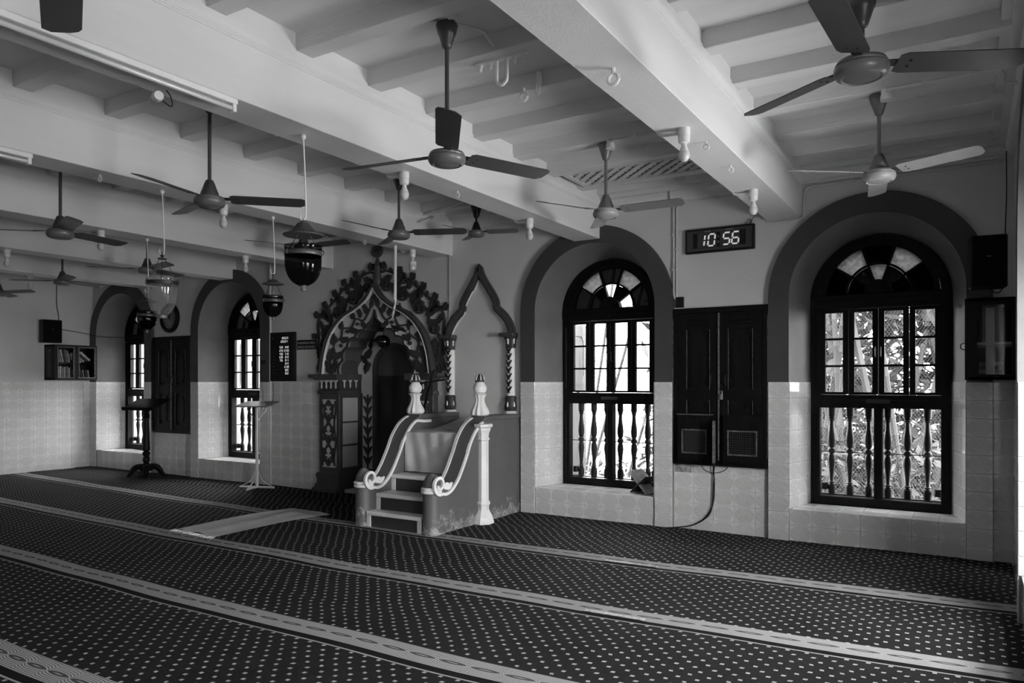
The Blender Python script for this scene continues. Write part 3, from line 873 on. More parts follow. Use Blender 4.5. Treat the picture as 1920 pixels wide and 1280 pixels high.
# piers left and right: flared plinth, shaft with carved panel, frieze and cornice
for s in (-1, 1):
    def SX(a, b): return (min(MIH_X + s * a, MIH_X + s * b), max(MIH_X + s * a, MIH_X + s * b))
    bm = bm_()
    pl = [(0.585, 0.0), (1.06, 0.0), (1.06, 0.05), (1.03, 0.08), (0.985, 0.14), (0.985, 0.19), (1.01, 0.22), (1.0, 0.25), (0.96, 0.27), (0.585, 0.27)]
    plate(bm, [(MIH_X + s * a, z) for a, z in pl], [], -0.05, 0.40)
    x0, x1 = SX(0.60, 1.05); box(bm, x0, x1, -0.085, -0.05, 0.0, 0.06)
    obj('plinth', bm, 'mihrab', mih)
    x0, x1 = SX(0.585, 0.96); bm = bm_(); bbox(bm, x0, x1, -0.035, 0.40, 0.26, 1.32, 0.008); pier = obj('pier', bm, 'mihrab', mih)
    x0, x1 = SX(0.64, 0.905); bm = bm_(); plate(bm, [(x0 + .02, 0.34), (x1 - .02, 0.34), (x1, 0.37), (x1, 1.20), (x1 - .02, 1.24), (x0 + .02, 1.24), (x0, 1.20), (x0, 0.37)], [], -0.04, -0.034)
    pan = obj('carved_panel', bm, 'relief_bg', pier)
    xm = (x0 + x1) / 2
    # interlaced stems, buds and crossing leaves on the panel
    for q in (-1, 1):
        bm = bm_(); strip(bm, [(xm + q * 0.075 * math.sin(PI * (z - 0.36) / 0.29), z) for z in [0.36 + 0.86 * i / 48 for i in range(49)]], 0.026, -0.058, -0.039); obj('stem', bm, 'leaf', pier)
        bm = bm_(); strip(bm, [(xm + q * (0.118 - 0.012 * math.cos(14 * z)), z) for z in [0.36 + 0.86 * i / 30 for i in range(31)]], 0.022, -0.056, -0.039); obj('stem', bm, 'leaf', pier)
        for z in (0.50, 0.79, 1.08):
            for d in (-1, 1):
                pts = [(xm + q * 0.03, z + d * 0.02), (xm + q * 0.075, z + d * 0.055), (xm + q * 0.095, z + d * 0.10)]
                bm = bm_(); strip(bm, smooth_path(pts, 4), [0.012, 0.022, 0.034, 0.04, 0.04, 0.034, 0.026, 0.014, 0.004], -0.06, -0.039); obj('leaf', bm, 'leaf', pier)
    for z in (0.42, 0.65, 0.72, 0.94, 1.0, 1.19):
        bm = bm_(); plate(bm, [(xm, z - 0.045), (xm + 0.022, z - 0.01), (xm + 0.014, z + 0.025), (xm, z + 0.045), (xm - 0.014, z + 0.025), (xm - 0.022, z - 0.01)], [], -0.062, -0.039); obj('bud', bm, 'leaf', pier)
    # three pale panels on the inner face of the pier, carved panel on the plate behind
    xi = MIH_X + s * 0.583
    for a, b in ((0.34, 0.62), (0.645, 0.925), (0.95, 1.26)):
        bm = bm_(); bbox(bm, min(xi, xi - s * 0.006), max(xi, xi - s * 0.006), 0.02, 0.30, a, b, 0.002); obj('pale_panel', bm, 'panel_pale', pier)
    xq = MIH_X + s * 0.455
    bm = bm_(); box(bm, xq - 0.13, xq + 0.13, 0.362, 0.372, 0.0, 0.30); box(bm, xq - 0.13, xq - 0.10, 0.362, 0.372, 0.3, 1.32); obj('inner_pier_frame', bm, 'mihrab', pier)
    for k in range(7):
        z = 0.36 + 0.135 * k
        for q in (-1, 1):
            pts = [(xq, z), (xq + q * 0.03, z + 0.06), (xq + q * 0.075, z + 0.11)]
            bm = bm_(); strip(bm, smooth_path(pts, 3), [0.02, 0.032, 0.042, 0.042, 0.032, 0.02, 0.006], 0.352, 0.371); obj('leaf', bm, 'leaf', pier)
    bm = bm_(); strip(bm, [(xq, 0.3), (xq + 0.01, 0.6), (xq - 0.01, 0.95), (xq, 1.3)], 0.02, 0.354, 0.371); obj('stem', bm, 'leaf', pier)
    # frieze and cornice
    x0, x1 = SX(0.575, 0.985); bm = bm_(); bbox(bm, x0, x1, -0.055, 0.41, 1.31, 1.36, 0.012); obj('string_course', bm, 'mihrab', pier)
    x0, x1 = SX(0.58, 0.955); bm = bm_(); box(bm, x0, x1, -0.04, 0.40, 1.355, 1.50); obj('frieze', bm, 'leaf', pier)
    for k in range(4):
        xk = MIH_X + s * (0.645 + 0.085 * k)
        bm = bm_(); plate(bm, [(xk - 0.04, 1.495), (xk + 0.04, 1.495), (xk + 0.03, 1.475), (xk + 0.010, 1.465), (xk + 0.006, 1.44), (xk + 0.012, 1.405), (xk + 0.006, 1.385), (xk, 1.38), (xk - 0.006, 1.385), (xk - 0.012, 1.405), (xk - 0.006, 1.44), (xk - 0.010, 1.465), (xk - 0.03, 1.475)], [], -0.052, -0.038)
        obj('drop', bm, 'relief_bg', pier)
    for k in range(3):
        yk = 0.05 + 0.11 * k
        bm = bm_(); plate(bm, [(yk - 0.04, 1.495), (yk + 0.04, 1.495), (yk + 0.012, 1.465), (yk + 0.012, 1.41), (yk, 1.385), (yk - 0.012, 1.41), (yk - 0.012, 1.465)], [], MIH_X + s * 0.582 - 0.004, MIH_X + s * 0.582 + 0.004, axis='x')
        obj('drop', bm, 'relief_bg', pier)
    bm = bm_()
    cpf = [(0.57, 1.495), (0.97, 1.495), (1.0, 1.515), (1.07, 1.53), (1.085, 1.535), (1.085, 1.575), (0.57, 1.575)]
    plate(bm, [(MIH_X + s * a, z) for a, z in cpf], [], -0.11, 0.40); obj('cornice', bm, 'mihrab', pier)

# leaf ornament, symmetrical: lobed leaves, curling stems, scrolls with rosettes
def tf(pts, a, ox, oz, mir):
    ca, sa = math.cos(a), math.sin(a)
    return [(MIH_X + mir * (ox + x * ca - z * sa), oz + x * sa + z * ca) for x, z in pts]
def teardrop(n, w):
    return [max(0.002, w * math.sin(PI * (0.10 + 0.90 * i / (n - 1))) ** 0.75) for i in range(n)]
def leaf_mesh(bm, a, ox, oz, L, W, bend, y0, y1, mir):
    L *= 1.12; W *= 1.4
    sp = [(L * t, bend * L * t * t) for t in [i / 12 for i in range(13)]]
    strip(bm, tf(sp, a, ox, oz, mir), teardrop(13, W * 0.62), y0, y1)
    for t in (0.16, 0.38, 0.60):
        i = int(t * 12); tx, tz = sp[i + 1][0] - sp[i][0], sp[i + 1][1] - sp[i][1]; ta = math.atan2(tz, tx)
        for sd in (-1, 1):
            ll = W * (0.95 - 0.45 * t)
            lob = [(sp[i][0] + ll * q * math.cos(ta + sd * (0.95 - 0.5 * q)), sp[i][1] + ll * q * math.sin(ta + sd * (0.95 - 0.5 * q))) for q in [k / 6 for k in range(7)]]
            strip(bm, tf(lob, a, ox, oz, mir), teardrop(7, W * 0.36), y0 + 0.004, y1)
    strip(bm, tf(sp, a, ox, oz, mir), [0.006] * 13, y0 - 0.004, y1)
def leaf(ox, oz, L, W, a, bend, depth, y):
    for mir in (-1, 1):
        bm = bm_(); leaf_mesh(bm, a, ox, oz, L, W, bend, y - depth, y + 0.004, mir); obj('leaf', bm, 'leaf', mih)
def orn(nm, poly, a, ox, oz, depth=0.03, y=0.0, mat='leaf'):
    for mir in (-1, 1):
        bm = bm_(); plate(bm, tf(poly, a, ox, oz, mir), [], y - depth, y + 0.004); obj(nm, bm, mat, mih)
def spiral(turns, r0, r1, n=26):
    return [((r0 + (r1 - r0) * i / n) * math.cos(2 * PI * turns * i / n), (r0 + (r1 - r0) * i / n) * math.sin(2 * PI * turns * i / n)) for i in range(n + 1)]
def scroll(ox, oz, R, a0, y, hand=1):
    for mir in (-1, 1):
        pts = [(x, hand * z) for x, z in spiral(1.2, R, R * 0.42)]
        bm = bm_(); strip(bm, tf(pts, a0, ox, oz, mir), [R * 0.36 * (1 - 0.7 * i / 26) for i in range(27)], y - 0.035, y + 0.004); sc = obj('scroll', bm, 'leaf', mih)
        ros = [(R * 0.36 * (1 + 0.4 * math.cos(3 * t)) * math.cos(t), R * 0.36 * (1 + 0.4 * math.cos(3 * t)) * math.sin(t)) for t in [2 * PI * i / 27 for i in range(27)]]
        bm = bm_(); plate(bm, tf(ros, a0 + 1, ox, oz, mir), [], y - 0.045, y + 0.004); obj('rosette', bm, 'leaf', sc)
def stem(pts, w, depth, y):
    for mir in (-1, 1):
        bm = bm_(); strip(bm, [(MIH_X + mir * x, z) for x, z in smooth_path(pts, 5)], w, y - depth, y + 0.004); obj('stem', bm, 'leaf', mih)
WP = BW          # the crest lies on the wall, the spandrel ornament on the plate
stem([(1.00, 1.60), (0.985, 1.78), (1.01, 1.95), (0.955, 2.08), (0.83, 2.19), (0.83, 2.31), (0.73, 2.41), (0.59, 2.42), (0.55, 2.52), (0.45, 2.60), (0.31, 2.57), (0.25, 2.67), (0.17, 2.75), (0.08, 2.72)], 0.030, 0.028, WP)
for ox, oz, R, a0 in ((0.165, 2.70, 0.085, 2.2), (0.425, 2.575, 0.10, 1.9), (0.695, 2.395, 0.10, 1.5), (0.925, 2.13, 0.092, 1.2)):
    scroll(ox, oz, R, a0, WP)
for ox, oz, L, W, a, bend in ((0.27, 2.60, 0.21, 0.085, 1.25, -0.45), (0.30, 2.57, 0.17, 0.08, 0.05, 0.45), (0.55, 2.46, 0.22, 0.085, 1.05, -0.45), (0.57, 2.42, 0.16, 0.08, -0.25, 0.45), (0.80, 2.28, 0.21, 0.085, 0.85, -0.45), (0.81, 2.21, 0.16, 0.08, -0.45, 0.4),
                               (0.93, 2.00, 0.20, 0.08, -1.9, 0.35), (1.01, 1.98, 0.19, 0.075, -1.15, -0.45), (0.985, 1.82, 0.20, 0.085, -1.45, 0.25), (1.00, 1.70, 0.13, 0.07, -1.6, -0.2), (0.09, 2.70, 0.16, 0.07, 1.05, -0.4), (0.40, 2.70, 0.12, 0.06, 0.9, 0.4), (0.64, 2.53, 0.12, 0.06, 0.7, 0.4), (0.86, 2.33, 0.13, 0.06, 0.5, 0.4)):
    leaf(ox, oz, L, W, a, bend, 0.03, WP)
crest = smooth_path([(0.07, 2.87), (0.17, 2.88), (0.36, 2.81), (0.555, 2.72), (0.72, 2.59), (0.89, 2.45), (1.03, 2.34), (1.065, 2.22), (1.05, 2.08), (1.065, 1.95), (1.045, 1.82)], 4)
for mir in (-1, 1):
    bm = bm_(); strip(bm, [(MIH_X + mir * x, z) for x, z in crest], 0.024, WP - 0.03, WP + 0.004); obj('crest_vine', bm, 'leaf', mih)
for ox, oz, a in ((0.12, 2.90, 1.7), (0.36, 2.82, 1.2), (0.56, 2.73, 1.1), (0.725, 2.60, 1.0), (0.90, 2.46, 0.9), (1.05, 2.34, 0.7), (1.07, 2.10, -0.2)):
    leaf(ox, oz, 0.085, 0.058, a, 0.2, 0.035, WP)
for ox, oz, a in ((0.25, 2.855, 1.9), (0.46, 2.775, 1.7), (0.64, 2.66, 1.6), (0.81, 2.525, 1.5), (0.97, 2.39, 1.4)):
    orn('bud', [(0, -0.012), (0.045, -0.012), (0.07, 0.004), (0.045, 0.014), (0, 0.012)], a, ox, oz, 0.03, WP)
for ox, oz, a in ((0.30, 2.83, -0.9), (0.50, 2.74, -1.0), (0.68, 2.62, -1.1), (0.86, 2.47, -1.2), (1.04, 2.30, -1.9)):
    leaf(ox, oz, 0.10, 0.05, a, -0.4, 0.028, WP)
# spandrel foliage inside the great arch
stem([(0.76, 1.57), (0.80, 1.72), (0.70, 1.84), (0.71, 1.97), (0.58, 2.06), (0.55, 2.17), (0.40, 2.18), (0.32, 2.29), (0.19, 2.26), (0.10, 2.37), (0.03, 2.50)], 0.022, 0.02, 0.0)
for ox, oz, L, W, a, bend in ((0.745, 1.585, 0.17, 0.085, 1.95, 0.2), (0.775, 1.585, 0.15, 0.08, 0.95, 0.5), (0.80, 1.74, 0.16, 0.07, 1.5, 0.45), (0.72, 1.82, 0.14, 0.07, 3.4, -0.5), (0.71, 1.96, 0.15, 0.07, 1.0, 0.5), (0.60, 2.04, 0.13, 0.065, 3.6, -0.5),
                               (0.56, 2.16, 0.15, 0.065, 1.0, 0.45), (0.42, 2.17, 0.13, 0.06, 3.8, -0.4), (0.34, 2.29, 0.15, 0.06, 0.7, 0.45), (0.22, 2.25, 0.11, 0.05, 4.2, -0.4), (0.13, 2.34, 0.15, 0.055, 1.35, -0.3), (0.055, 2.42, 0.16, 0.05, 1.65, 0.2), (0.24, 2.30, 0.13, 0.055, 1.5, -0.5), (0.82, 1.70, 0.10, 0.05, 0.3, 0.4), (0.66, 2.05, 0.10, 0.05, 0.0, 0.5)):
    leaf(ox, oz, L, W, a, bend, 0.022, 0.0)
for ox, oz, r in ((0.69, 1.76, 0.026), (0.58, 1.95, 0.026), (0.46, 2.13, 0.026), (0.29, 2.22, 0.022)):
    orn('bud', [(r * math.cos(2 * PI * i / 10), r * math.sin(2 * PI * i / 10)) for i in range(10)], 0, ox, oz, 0.026, 0.0)
# inner spandrel curls on the back plate
stem([(0.50, 1.58), (0.47, 1.72), (0.50, 1.84), (0.40, 1.92), (0.36, 2.02), (0.24, 2.04)], 0.022, 0.02, 0.37)
for ox, oz, L, W, a, bend in ((0.50, 1.60, 0.14, 0.075, 1.9, 0.2), (0.48, 1.72, 0.13, 0.06, 1.1, -0.4), (0.49, 1.80, 0.13, 0.06, 2.7, -0.5), (0.40, 1.92, 0.12, 0.055, 1.4, 0.5), (0.33, 2.02, 0.10, 0.05, 2.9, -0.4)):
    leaf(ox, oz, L, W, a, bend, 0.02, 0.37)
# finial: baluster shaft, cone and crescent cup
bm = bm_(); lathe(bm, [(0.045, 0), (0.06, 0.03), (0.065, 0.06), (0.058, 0.10), (0.05, 0.22), (0.055, 0.25), (0.04, 0.27), (0.022, 0.33), (0.018, 0.36), (0.0, 0.36)], (MIH_X, WP - 0.01, 2.70), 14); obj('finial_shaft', bm, 'mihrab', mih, smooth=True)
bm = bm_(); cr = arc(0, 3.15, 0.085, 180, 360, 16) + arc(0, 3.19, 0.055, 330, 210, 12); plate(bm, MX(cr), [], WP - 0.05, WP)
plate(bm, MX([(-0.085, 3.15), (-0.07, 3.20), (-0.04, 3.215), (0.04, 3.215), (0.07, 3.20), (0.085, 3.15), (0.05, 3.165), (0.02, 3.15), (0, 3.17), (-0.02, 3.15), (-0.05, 3.165)]), [], WP - 0.035, WP - 0.005)
obj('crescent', bm, 'mihrab', mih)

# ================================================================== ogee blind arch above the pulpit
OX = -4.90
ogee = thing('blind_arch', 'dark ogee arch moulding on two patterned half-columns above the pulpit', 'arch', (OX, BW, 1.1))
def OXP(pts): return [(OX + p[0], p[1]) for p in pts]
og = smooth_path([(0.445, 2.0), (0.435, 2.10), (0.36, 2.22), (0.245, 2.32)], 5) + smooth_path([(0.235, 2.33), (0.23, 2.40), (0.175, 2.50), (0.09, 2.62), (0.03, 2.72), (0.0, 2.81)], 5)[1:]
og = og + [(-x, z) for x, z in reversed(og[:-1])]
bm = bm_(); strip(bm, OXP(og), 0.085, BW - 0.035, BW + 0.004); am = obj('arch_moulding', bm, 'mihrab', ogee)
bm = bm_(); strip(bm, OXP([(x * 0.985, z - 0.004) for x, z in og]), 0.040, BW - 0.055, BW - 0.03); obj('arch_roll', bm, 'mihrab', am)
bm = bm_(); strip(bm, OXP([(x * 0.90, z - 0.052 - (0.03 if abs(x) < 0.1 else 0)) for x, z in og]), 0.010, BW - 0.02, BW + 0.002); obj('white_line', bm, 'white', am)
for s in (-1, 1):
    cx = OX + s * 0.425
    bm = bm_(); bbox(bm, cx - 0.095, cx + 0.095, BW - 0.12, BW, 1.985, 2.03, 0.008); obj('abacus', bm, 'mihrab', ogee)
    bm = bm_(); lathe(bm, [(0.058, 1.855), (0.062, 1.88), (0.066, 1.94), (0.088, 1.985)], (cx, BW, 0), 14); cap = obj('capital', bm, 'leaf', ogee, smooth=True)
    for k in range(3):
        a = PI + PI * (k + 0.5) / 3
        bm = bm_(); lathe(bm, [(0.0, -0.03), (0.012, -0.015), (0.010, 0.01), (0.018, 0.035), (0.0, 0.04)], (cx + 0.066 * math.cos(a), BW + 0.066 * math.sin(a), 1.925), 6); obj('drop', bm, 'white', cap)
    bm = bm_(); lathe(bm, [(0.055, 1.31), (0.055, 1.86)], (cx, BW, 0), 14); sh = obj('shaft', bm, 'white', ogee, smooth=True)
    for k in range(7):     # leaves winding round the shaft
        z = 1.345 + 0.075 * k
        for q in (-1, 1):
            a0 = 1.5 * PI + q * 0.4
            bm = bm_()
            ring = []
            for i in range(7):
                t = i / 6; a = a0 + q * (-0.75 + 1.1 * t); w = 0.020 * math.sin(PI * t) + 0.003
                for dz in (-w, w): ring.append(bm.verts.new((cx + 0.060 * math.cos(a), BW + 0.060 * math.sin(a), z + 0.075 * t + dz)))
            for i in range(6): face(bm, [ring[2 * i], ring[2 * i + 1], ring[2 * i + 3], ring[2 * i + 2]])
            bmesh.ops.solidify(bm, geom=bm.faces[:], thickness=0.006)
            obj('leaf', bm, 'leaf', sh)
    bm = bm_(); lathe(bm, [(0.06, 1.14), (0.075, 1.16), (0.08, 1.20), (0.068, 1.26), (0.072, 1.29), (0.058, 1.315)], (cx, BW, 0), 14); bs = obj('base', bm, 'leaf', ogee, smooth=True)
    for k in range(3):
        a = PI + PI * (k + 0.5) / 3
        bm = bm_(); lathe(bm, [(0.0, -0.03), (0.014, -0.018), (0.010, 0.005), (0.004, 0.03), (0.0, 0.032)], (cx + 0.075 * math.cos(a), BW + 0.075 * math.sin(a), 1.215), 6); obj('drop', bm, 'white', bs)
    bm = bm_(); lathe(bm, [(0.095, 1.10), (0.09, 1.115), (0.07, 1.14), (0.0, 1.145)], (cx, BW, 0), 14); obj('foot', bm, 'white', ogee, smooth=True)

# ================================================================== minbar (stepped pulpit)
mb = thing('pulpit', 'grey plaster stepped pulpit with scrolled rails and white urn finials', 'pulpit', (-4.865, -0.7, 0))
XL0, XL1, XR0, XR1 = -5.375, -5.205, -4.505, -4.335
prof_top = smooth_path([(-1.34, 0.425), (-1.285, 0.445), (-1.165, 0.56), (-1.043, 0.745), (-0.968, 0.88), (-0.88, 0.985), (-0.79, 1.05), (-0.70, 1.085)], 5)
side = [(BW, 0.0), (-1.49, 0.0), (-1.49, 0.50), (-1.40, 0.50)] + prof_top + [(BW, 1.085)]
for i, (a, b) in enumerate(((XL0, XL1), (XR0, XR1))):
    bm = bm_(); plate(bm, side, [], a, b, axis='x'); wl = obj('side_wall', bm, 'minbar', mb)
    # coping of the level part
    bm = bm_(); bbox(bm, a - 0.015, b + 0.012, -0.69, BW, 1.06, 1.113, 0.012); obj('coping', bm, 'minbar', wl)
    # rounded newel at the foot of the rail
    cx, r = (a + b) / 2, (b - a) / 2
    bm = bm_(); lathe(bm, [(r * 1.12, 0.0), (r * 1.1, 0.02), (r, 0.05), (r, 0.44)] + [(r * math.cos(PI / 2 * k / 8), 0.44 + 0.155 * math.sin(PI / 2 * k / 8)) for k in range(1, 9)], (cx, -1.49, 0), 24); nw = obj('newel', bm, 'minbar', wl, smooth=True)
    bm = bm_(); lathe(bm, [(r + 0.002, 0.40), (r + 0.016, 0.405), (r + 0.018, 0.42), (r + 0.008, 0.43), (r + 0.018, 0.44), (r + 0.014, 0.455), (r + 0.002, 0.46)], (cx, -1.49, 0), 24); obj('white_ring', bm, 'white', nw, smooth=True)
    for face_x, q in ((b, 1),):
        # raised white mouldings: one along the inner edge of the sloping top, one on the face curling into a volute
        up = [(y, z + 0.002) for y, z in prof_top if -1.29 < y]
        bm = bm_(); strip(bm, up, 0.020, a - 0.008, a + 0.026, axis='x'); obj('rail_moulding', bm, 'white', wl)
        vol = [(-1.487 + (0.098 - 0.070 * t) * math.cos(-1.15 - 2 * PI * 1.30 * t), 0.485 + (0.098 - 0.070 * t) * math.sin(-1.15 - 2 * PI * 1.30 * t)) for t in [k / 34 for k in range(35)]]
        lo = [(-0.50, 1.035), (-0.62, 1.035)] if i == 0 else []
        lo = smooth_path(lo + [(-0.74, 1.045), (-0.80, 1.025), (-0.885, 0.955), (-0.97, 0.85), (-1.043, 0.715), (-1.165, 0.53), (-1.275, 0.425), (-1.37, 0.388), vol[0]], 5)[:-1] + vol
        bm = bm_(); strip(bm, lo, 0.028, b - 0.006, b + 0.020, axis='x'); obj('rail_moulding', bm, 'white', wl)
        lf = ribbon(smooth_path([(-1.43, 0.455), (-1.38, 0.465), (-1.34, 0.455), (-1.285, 0.49)], 4), [0.015, 0.04, 0.055, 0.065, 0.07, 0.07, 0.066, 0.06, 0.055, 0.046, 0.038, 0.022, 0.004])
        bm = bm_(); plate(bm, lf, [], b - 0.004, b + 0.018, axis='x'); obj('rail_leaf', bm, 'white', wl)
    # urn finial
    fx, fy = (-5.287, -0.66) if i == 0 else (-4.42, -0.66)
    fl = lambda t, z: 1 + (0.075 * math.cos(10 * t) if z < 0.245 else 0)
    bm = bm_(); lathe(bm, [(0.07, 0.0), (0.088, 0.012), (0.094, 0.035), (0.086, 0.065), (0.064, 0.105), (0.048, 0.15), (0.046, 0.185), (0.058, 0.212), (0.072, 0.225), (0.05, 0.235), (0.04, 0.24)], (fx, fy, 1.113), 40, flute=fl); fn = obj('fluted_urn', bm, 'white', mb, smooth=True)
    bm = bm_(); lathe(bm, [(0.04, 0.235), (0.064, 0.25), (0.074, 0.285), (0.068, 0.315), (0.05, 0.34), (0.046, 0.36), (0.0, 0.362)], (fx, fy, 1.113), 20); obj('urn_ball', bm, 'white', fn, smooth=True)
    bm = bm_(); lathe(bm, [(0.047, 0.355), (0.047, 0.38), (0.042, 0.41), (0.028, 0.435), (0.0, 0.445)], (fx, fy, 1.113), 16); cpo = obj('urn_cap', bm, 'leaf', fn, smooth=True)
    for k in range(6):
        a_ = 2 * PI * k / 6 + 0.3
        bm = bm_(); tube(bm, [(fx + 0.047 * math.cos(a_), fy + 0.047 * math.sin(a_), 1.49), (fx + 0.046 * math.cos(a_), fy + 0.046 * math.sin(a_), 1.515), (fx + 0.030 * math.cos(a_), fy + 0.030 * math.sin(a_), 1.55)], [0.008, 0.006, 0.003], 6); obj('cap_petal', bm, 'white', cpo)
# steps: white treads and surrounds on dark risers
for k, (y0, z) in enumerate(((-1.545, 0.168), (-1.40, 0.332), (-1.165, 0.50))):
    yb = (-1.40, -1.165, -0.93)[k]
    bm = bm_(); box(bm, XL1, XR0, y0 + 0.015, BW - 0.02, z - 0.17, z - 0.035); rs = obj('riser', bm, 'leaf', mb)
    bm = bm_(); bbox(bm, XL1, XR0, y0 - 0.005, yb + 0.01, z - 0.04, z, 0.006); obj('tread', bm, 'tread', mb)
    for x0, x1 in ((XL1, XL1 + 0.05), (XR0 - 0.05, XR0)):
        bm = bm_(); box(bm, x0, x1, y0 + 0.004, y0 + 0.02, z - 0.165, z - 0.04); obj('step_trim', bm, 'tread', rs)
# seat block under a cloth
bm = bm_(); bbox(bm, XL1, XR0, -0.92, BW, 0.46, 0.935, 0.01); obj('seat_block', bm, 'minbar', mb)
# white octagonal pilaster on the right side
PX, PY = XR1 + 0.01, -0.74
bm = bm_(); lathe(bm, [(0.155, 0.0), (0.155, 0.03), (0.145, 0.045), (0.135, 0.08), (0.10, 0.125), (0.085, 0.15), (0.085, 0.19), (0.10, 0.205), (0.10, 0.222), (0.08, 0.24), (0.078, 0.86), (0.092, 0.872), (0.092, 0.885), (0.078, 0.90), (0.085, 0.94), (0.105, 0.975), (0.105, 0.99), (0.135, 1.01), (0.135, 1.035), (0.0, 1.036)], (PX, PY, 0), 8, sx=0.75)
bmesh.ops.rotate(bm, cent=(PX, PY, 0), matrix=Matrix.Rotation(PI / 8, 3, 'Z'), verts=bm.verts); obj('pilaster', bm, 'white', mb)

# cloth over the pulpit seat (a thing that lies on it)
bm = bm_()
def cloth_z(x, y):
    return 0.945 + 0.012 * math.sin(7 * x + 3 * y) * math.sin(4 * y) + max(0, (y + 0.45)) * 0.18
N = 26; rows = []
for j in range(40):
    v = j / 39; row = []
    for i in range(N + 1):
        u = i / N; x = XL1 + 0.012 + (XR0 - XL1 - 0.024) * u
        if v < 0.45:       # hanging front
            t = v / 0.45; z = 0.515 + (0.945 - 0.515) * t
            y = -0.938 - 0.022 * (1 - t) * (0.4 + 0.6 * math.sin(9 * u + 1.2) ** 2) - 0.008 * math.sin(23 * u + 3 * t)
        else:
            t = (v - 0.45) / 0.55; y = -0.93 + 0.95 * t; z = cloth_z(x, y)
            if t < 0.08: y -= 0.006; z -= 0.005
        row.append(bm.verts.new((x, y, z)))
    rows.append(row)
for A, B in zip(rows, rows[1:]):
    for i in range(N): face(bm, [A[i], A[i + 1], B[i + 1], B[i]])
bmesh.ops.solidify(bm, geom=bm.faces[:], thickness=0.004)
mono('seat_cloth', bm, 'cloth', 'pale cotton sheet draped over the seat at the top of the pulpit steps', 'cloth', smooth=True, base=(-4.865, -0.5, 0.94))
bm = bm_(); lathe(bm, [(0.0, 0), (0.09, 0.0), (0.11, 0.03), (0.08, 0.07), (0.03, 0.09), (0, 0.09)], (-4.80, -0.22, 0.995), 14, sx=1.25, sy=0.9, flute=lambda a, z: 1 + 0.12 * math.sin(5 * a))
mono('folded_cloth', bm, 'cloth', 'small crumpled white cloth lying on the draped pulpit seat', 'cloth', smooth=True, base=(-4.80, -0.22, 0.995))
# prayer cloth on the floor
bm = bm_(); rows = []
c00, c10, c11, c01 = Vector((-6.70, -2.66)), Vector((-6.03, -2.70)), Vector((-6.02, -1.25)), Vector((-6.68, -1.20))
for j in range(41):
    v = j / 40; row = []
    for i in range(15):
        u = i / 14
        p = (c00 * (1 - u) + c10 * u) * (1 - v) + (c01 * (1 - u) + c11 * u) * v
        z = 0.016 + 0.006 * abs(math.sin(9 * v + 2 * u)) * math.sin(PI * u) + 0.004 * math.sin(14 * u + 3 * v) + (0.012 * math.sin(PI * v) if i in (0, 14) else 0.004)
        row.append(bm.verts.new((p.x + 0.012 * math.sin(7 * v), p.y + (0.012 * math.sin(13 * u) if j in (0, 40) else 0), z)))
    rows.append(row)
for A, B in zip(rows, rows[1:]):
    for i in range(14): face(bm, [A[i], A[i + 1], B[i + 1], B[i]])
bmesh.ops.solidify(bm, geom=bm.faces[:], thickness=0.005)
pc = mono('prayer_cloth', bm, 'cloth', 'long white prayer cloth lying on the carpet in front of the mihrab', 'cloth', smooth=True, base=(-6.36, -1.95, 0.012))
bm = bm_()
for i in range(30):
    p = c00 * (1 - i / 29) + c10 * (i / 29)
    tube(bm, [(p.x, p.y, 0.02), (p.x + random.uniform(-.01, .01), p.y - 0.03, 0.014), (p.x + random.uniform(-.015, .015), p.y - 0.055, 0.012)], 0.0025, 4)
fr_ = obj('fringe', bm, 'cloth', None); fr_.data.transform(Matrix.Translation(-pc.location)); fr_.parent = pc

# ================================================================== wall cupboards
def stadium(cx, z0, z1, r, n=8):
    return arc(cx, z1 - r, r, 0, 180, n) + arc(cx, z0 + r, r, 180, 360, n)
def carved_door(parent, x0, x1, z0, z1, y, split):
    """door leaf with two sunk panels, raised oblong fields and corner leaves"""
    bm = bm_()
    holes = []
    for a, b in ((z0 + 0.07, split - 0.05), (split + 0.05, z1 - 0.16)):
        if b - a > 0.12: holes.append((a, b))
    px0, px1 = x0 + 0.085, x1 - 0.085
    plate(bm, [(x0, z0), (x1, z0), (x1, z1), (x0, z1)], [[(px0, a), (px1, a), (px1, b), (px0, b)] for a, b in holes], y, y + 0.035)
    d = obj('door', bm, 'black_wood', parent)
    bm = bm_(); box(bm, x0 + 0.01, x1 - 0.01, y + 0.02, y + 0.03, z0 + 0.01, z1 - 0.01); obj('panel', bm, 'black_panel', d)
    for a, b in holes:
        bm = bm_(); cx = (px0 + px1) / 2; plate(bm, stadium(cx, a + 0.06, b - 0.06, 0.082), [], y + 0.006, y + 0.02); obj('raised_field', bm, 'black_panel', d)
        for qx in (-1, 1):
            for qz, zc in ((-1, a), (1, b)):
                bm = bm_(); ex = px0 if qx < 0 else px1
                strip(bm, [(ex - qx * 0.012, zc - qz * 0.012), (ex - qx * 0.035, zc - qz * 0.03), (ex - qx * 0.055, zc - qz * 0.06)], [0.006, 0.024, 0.004], y + 0.008, y + 0.022); obj('corner_leaf', bm, 'black_wood', d)
        for ex in (px0, px1):
            bm = bm_(); box(bm, ex - 0.003, ex + 0.003, y - 0.003, y + 0.004, a, b); obj('worn_arris', bm, 'worn_edge', d)
    bm = bm_()
    for dz in (0, 0.045): bbox(bm, px0, px1, y - 0.008, y + 0.004, z1 - 0.115 + dz, z1 - 0.085 + dz, 0.006)
    obj('reeding', bm, 'black_wood', d)
    return d
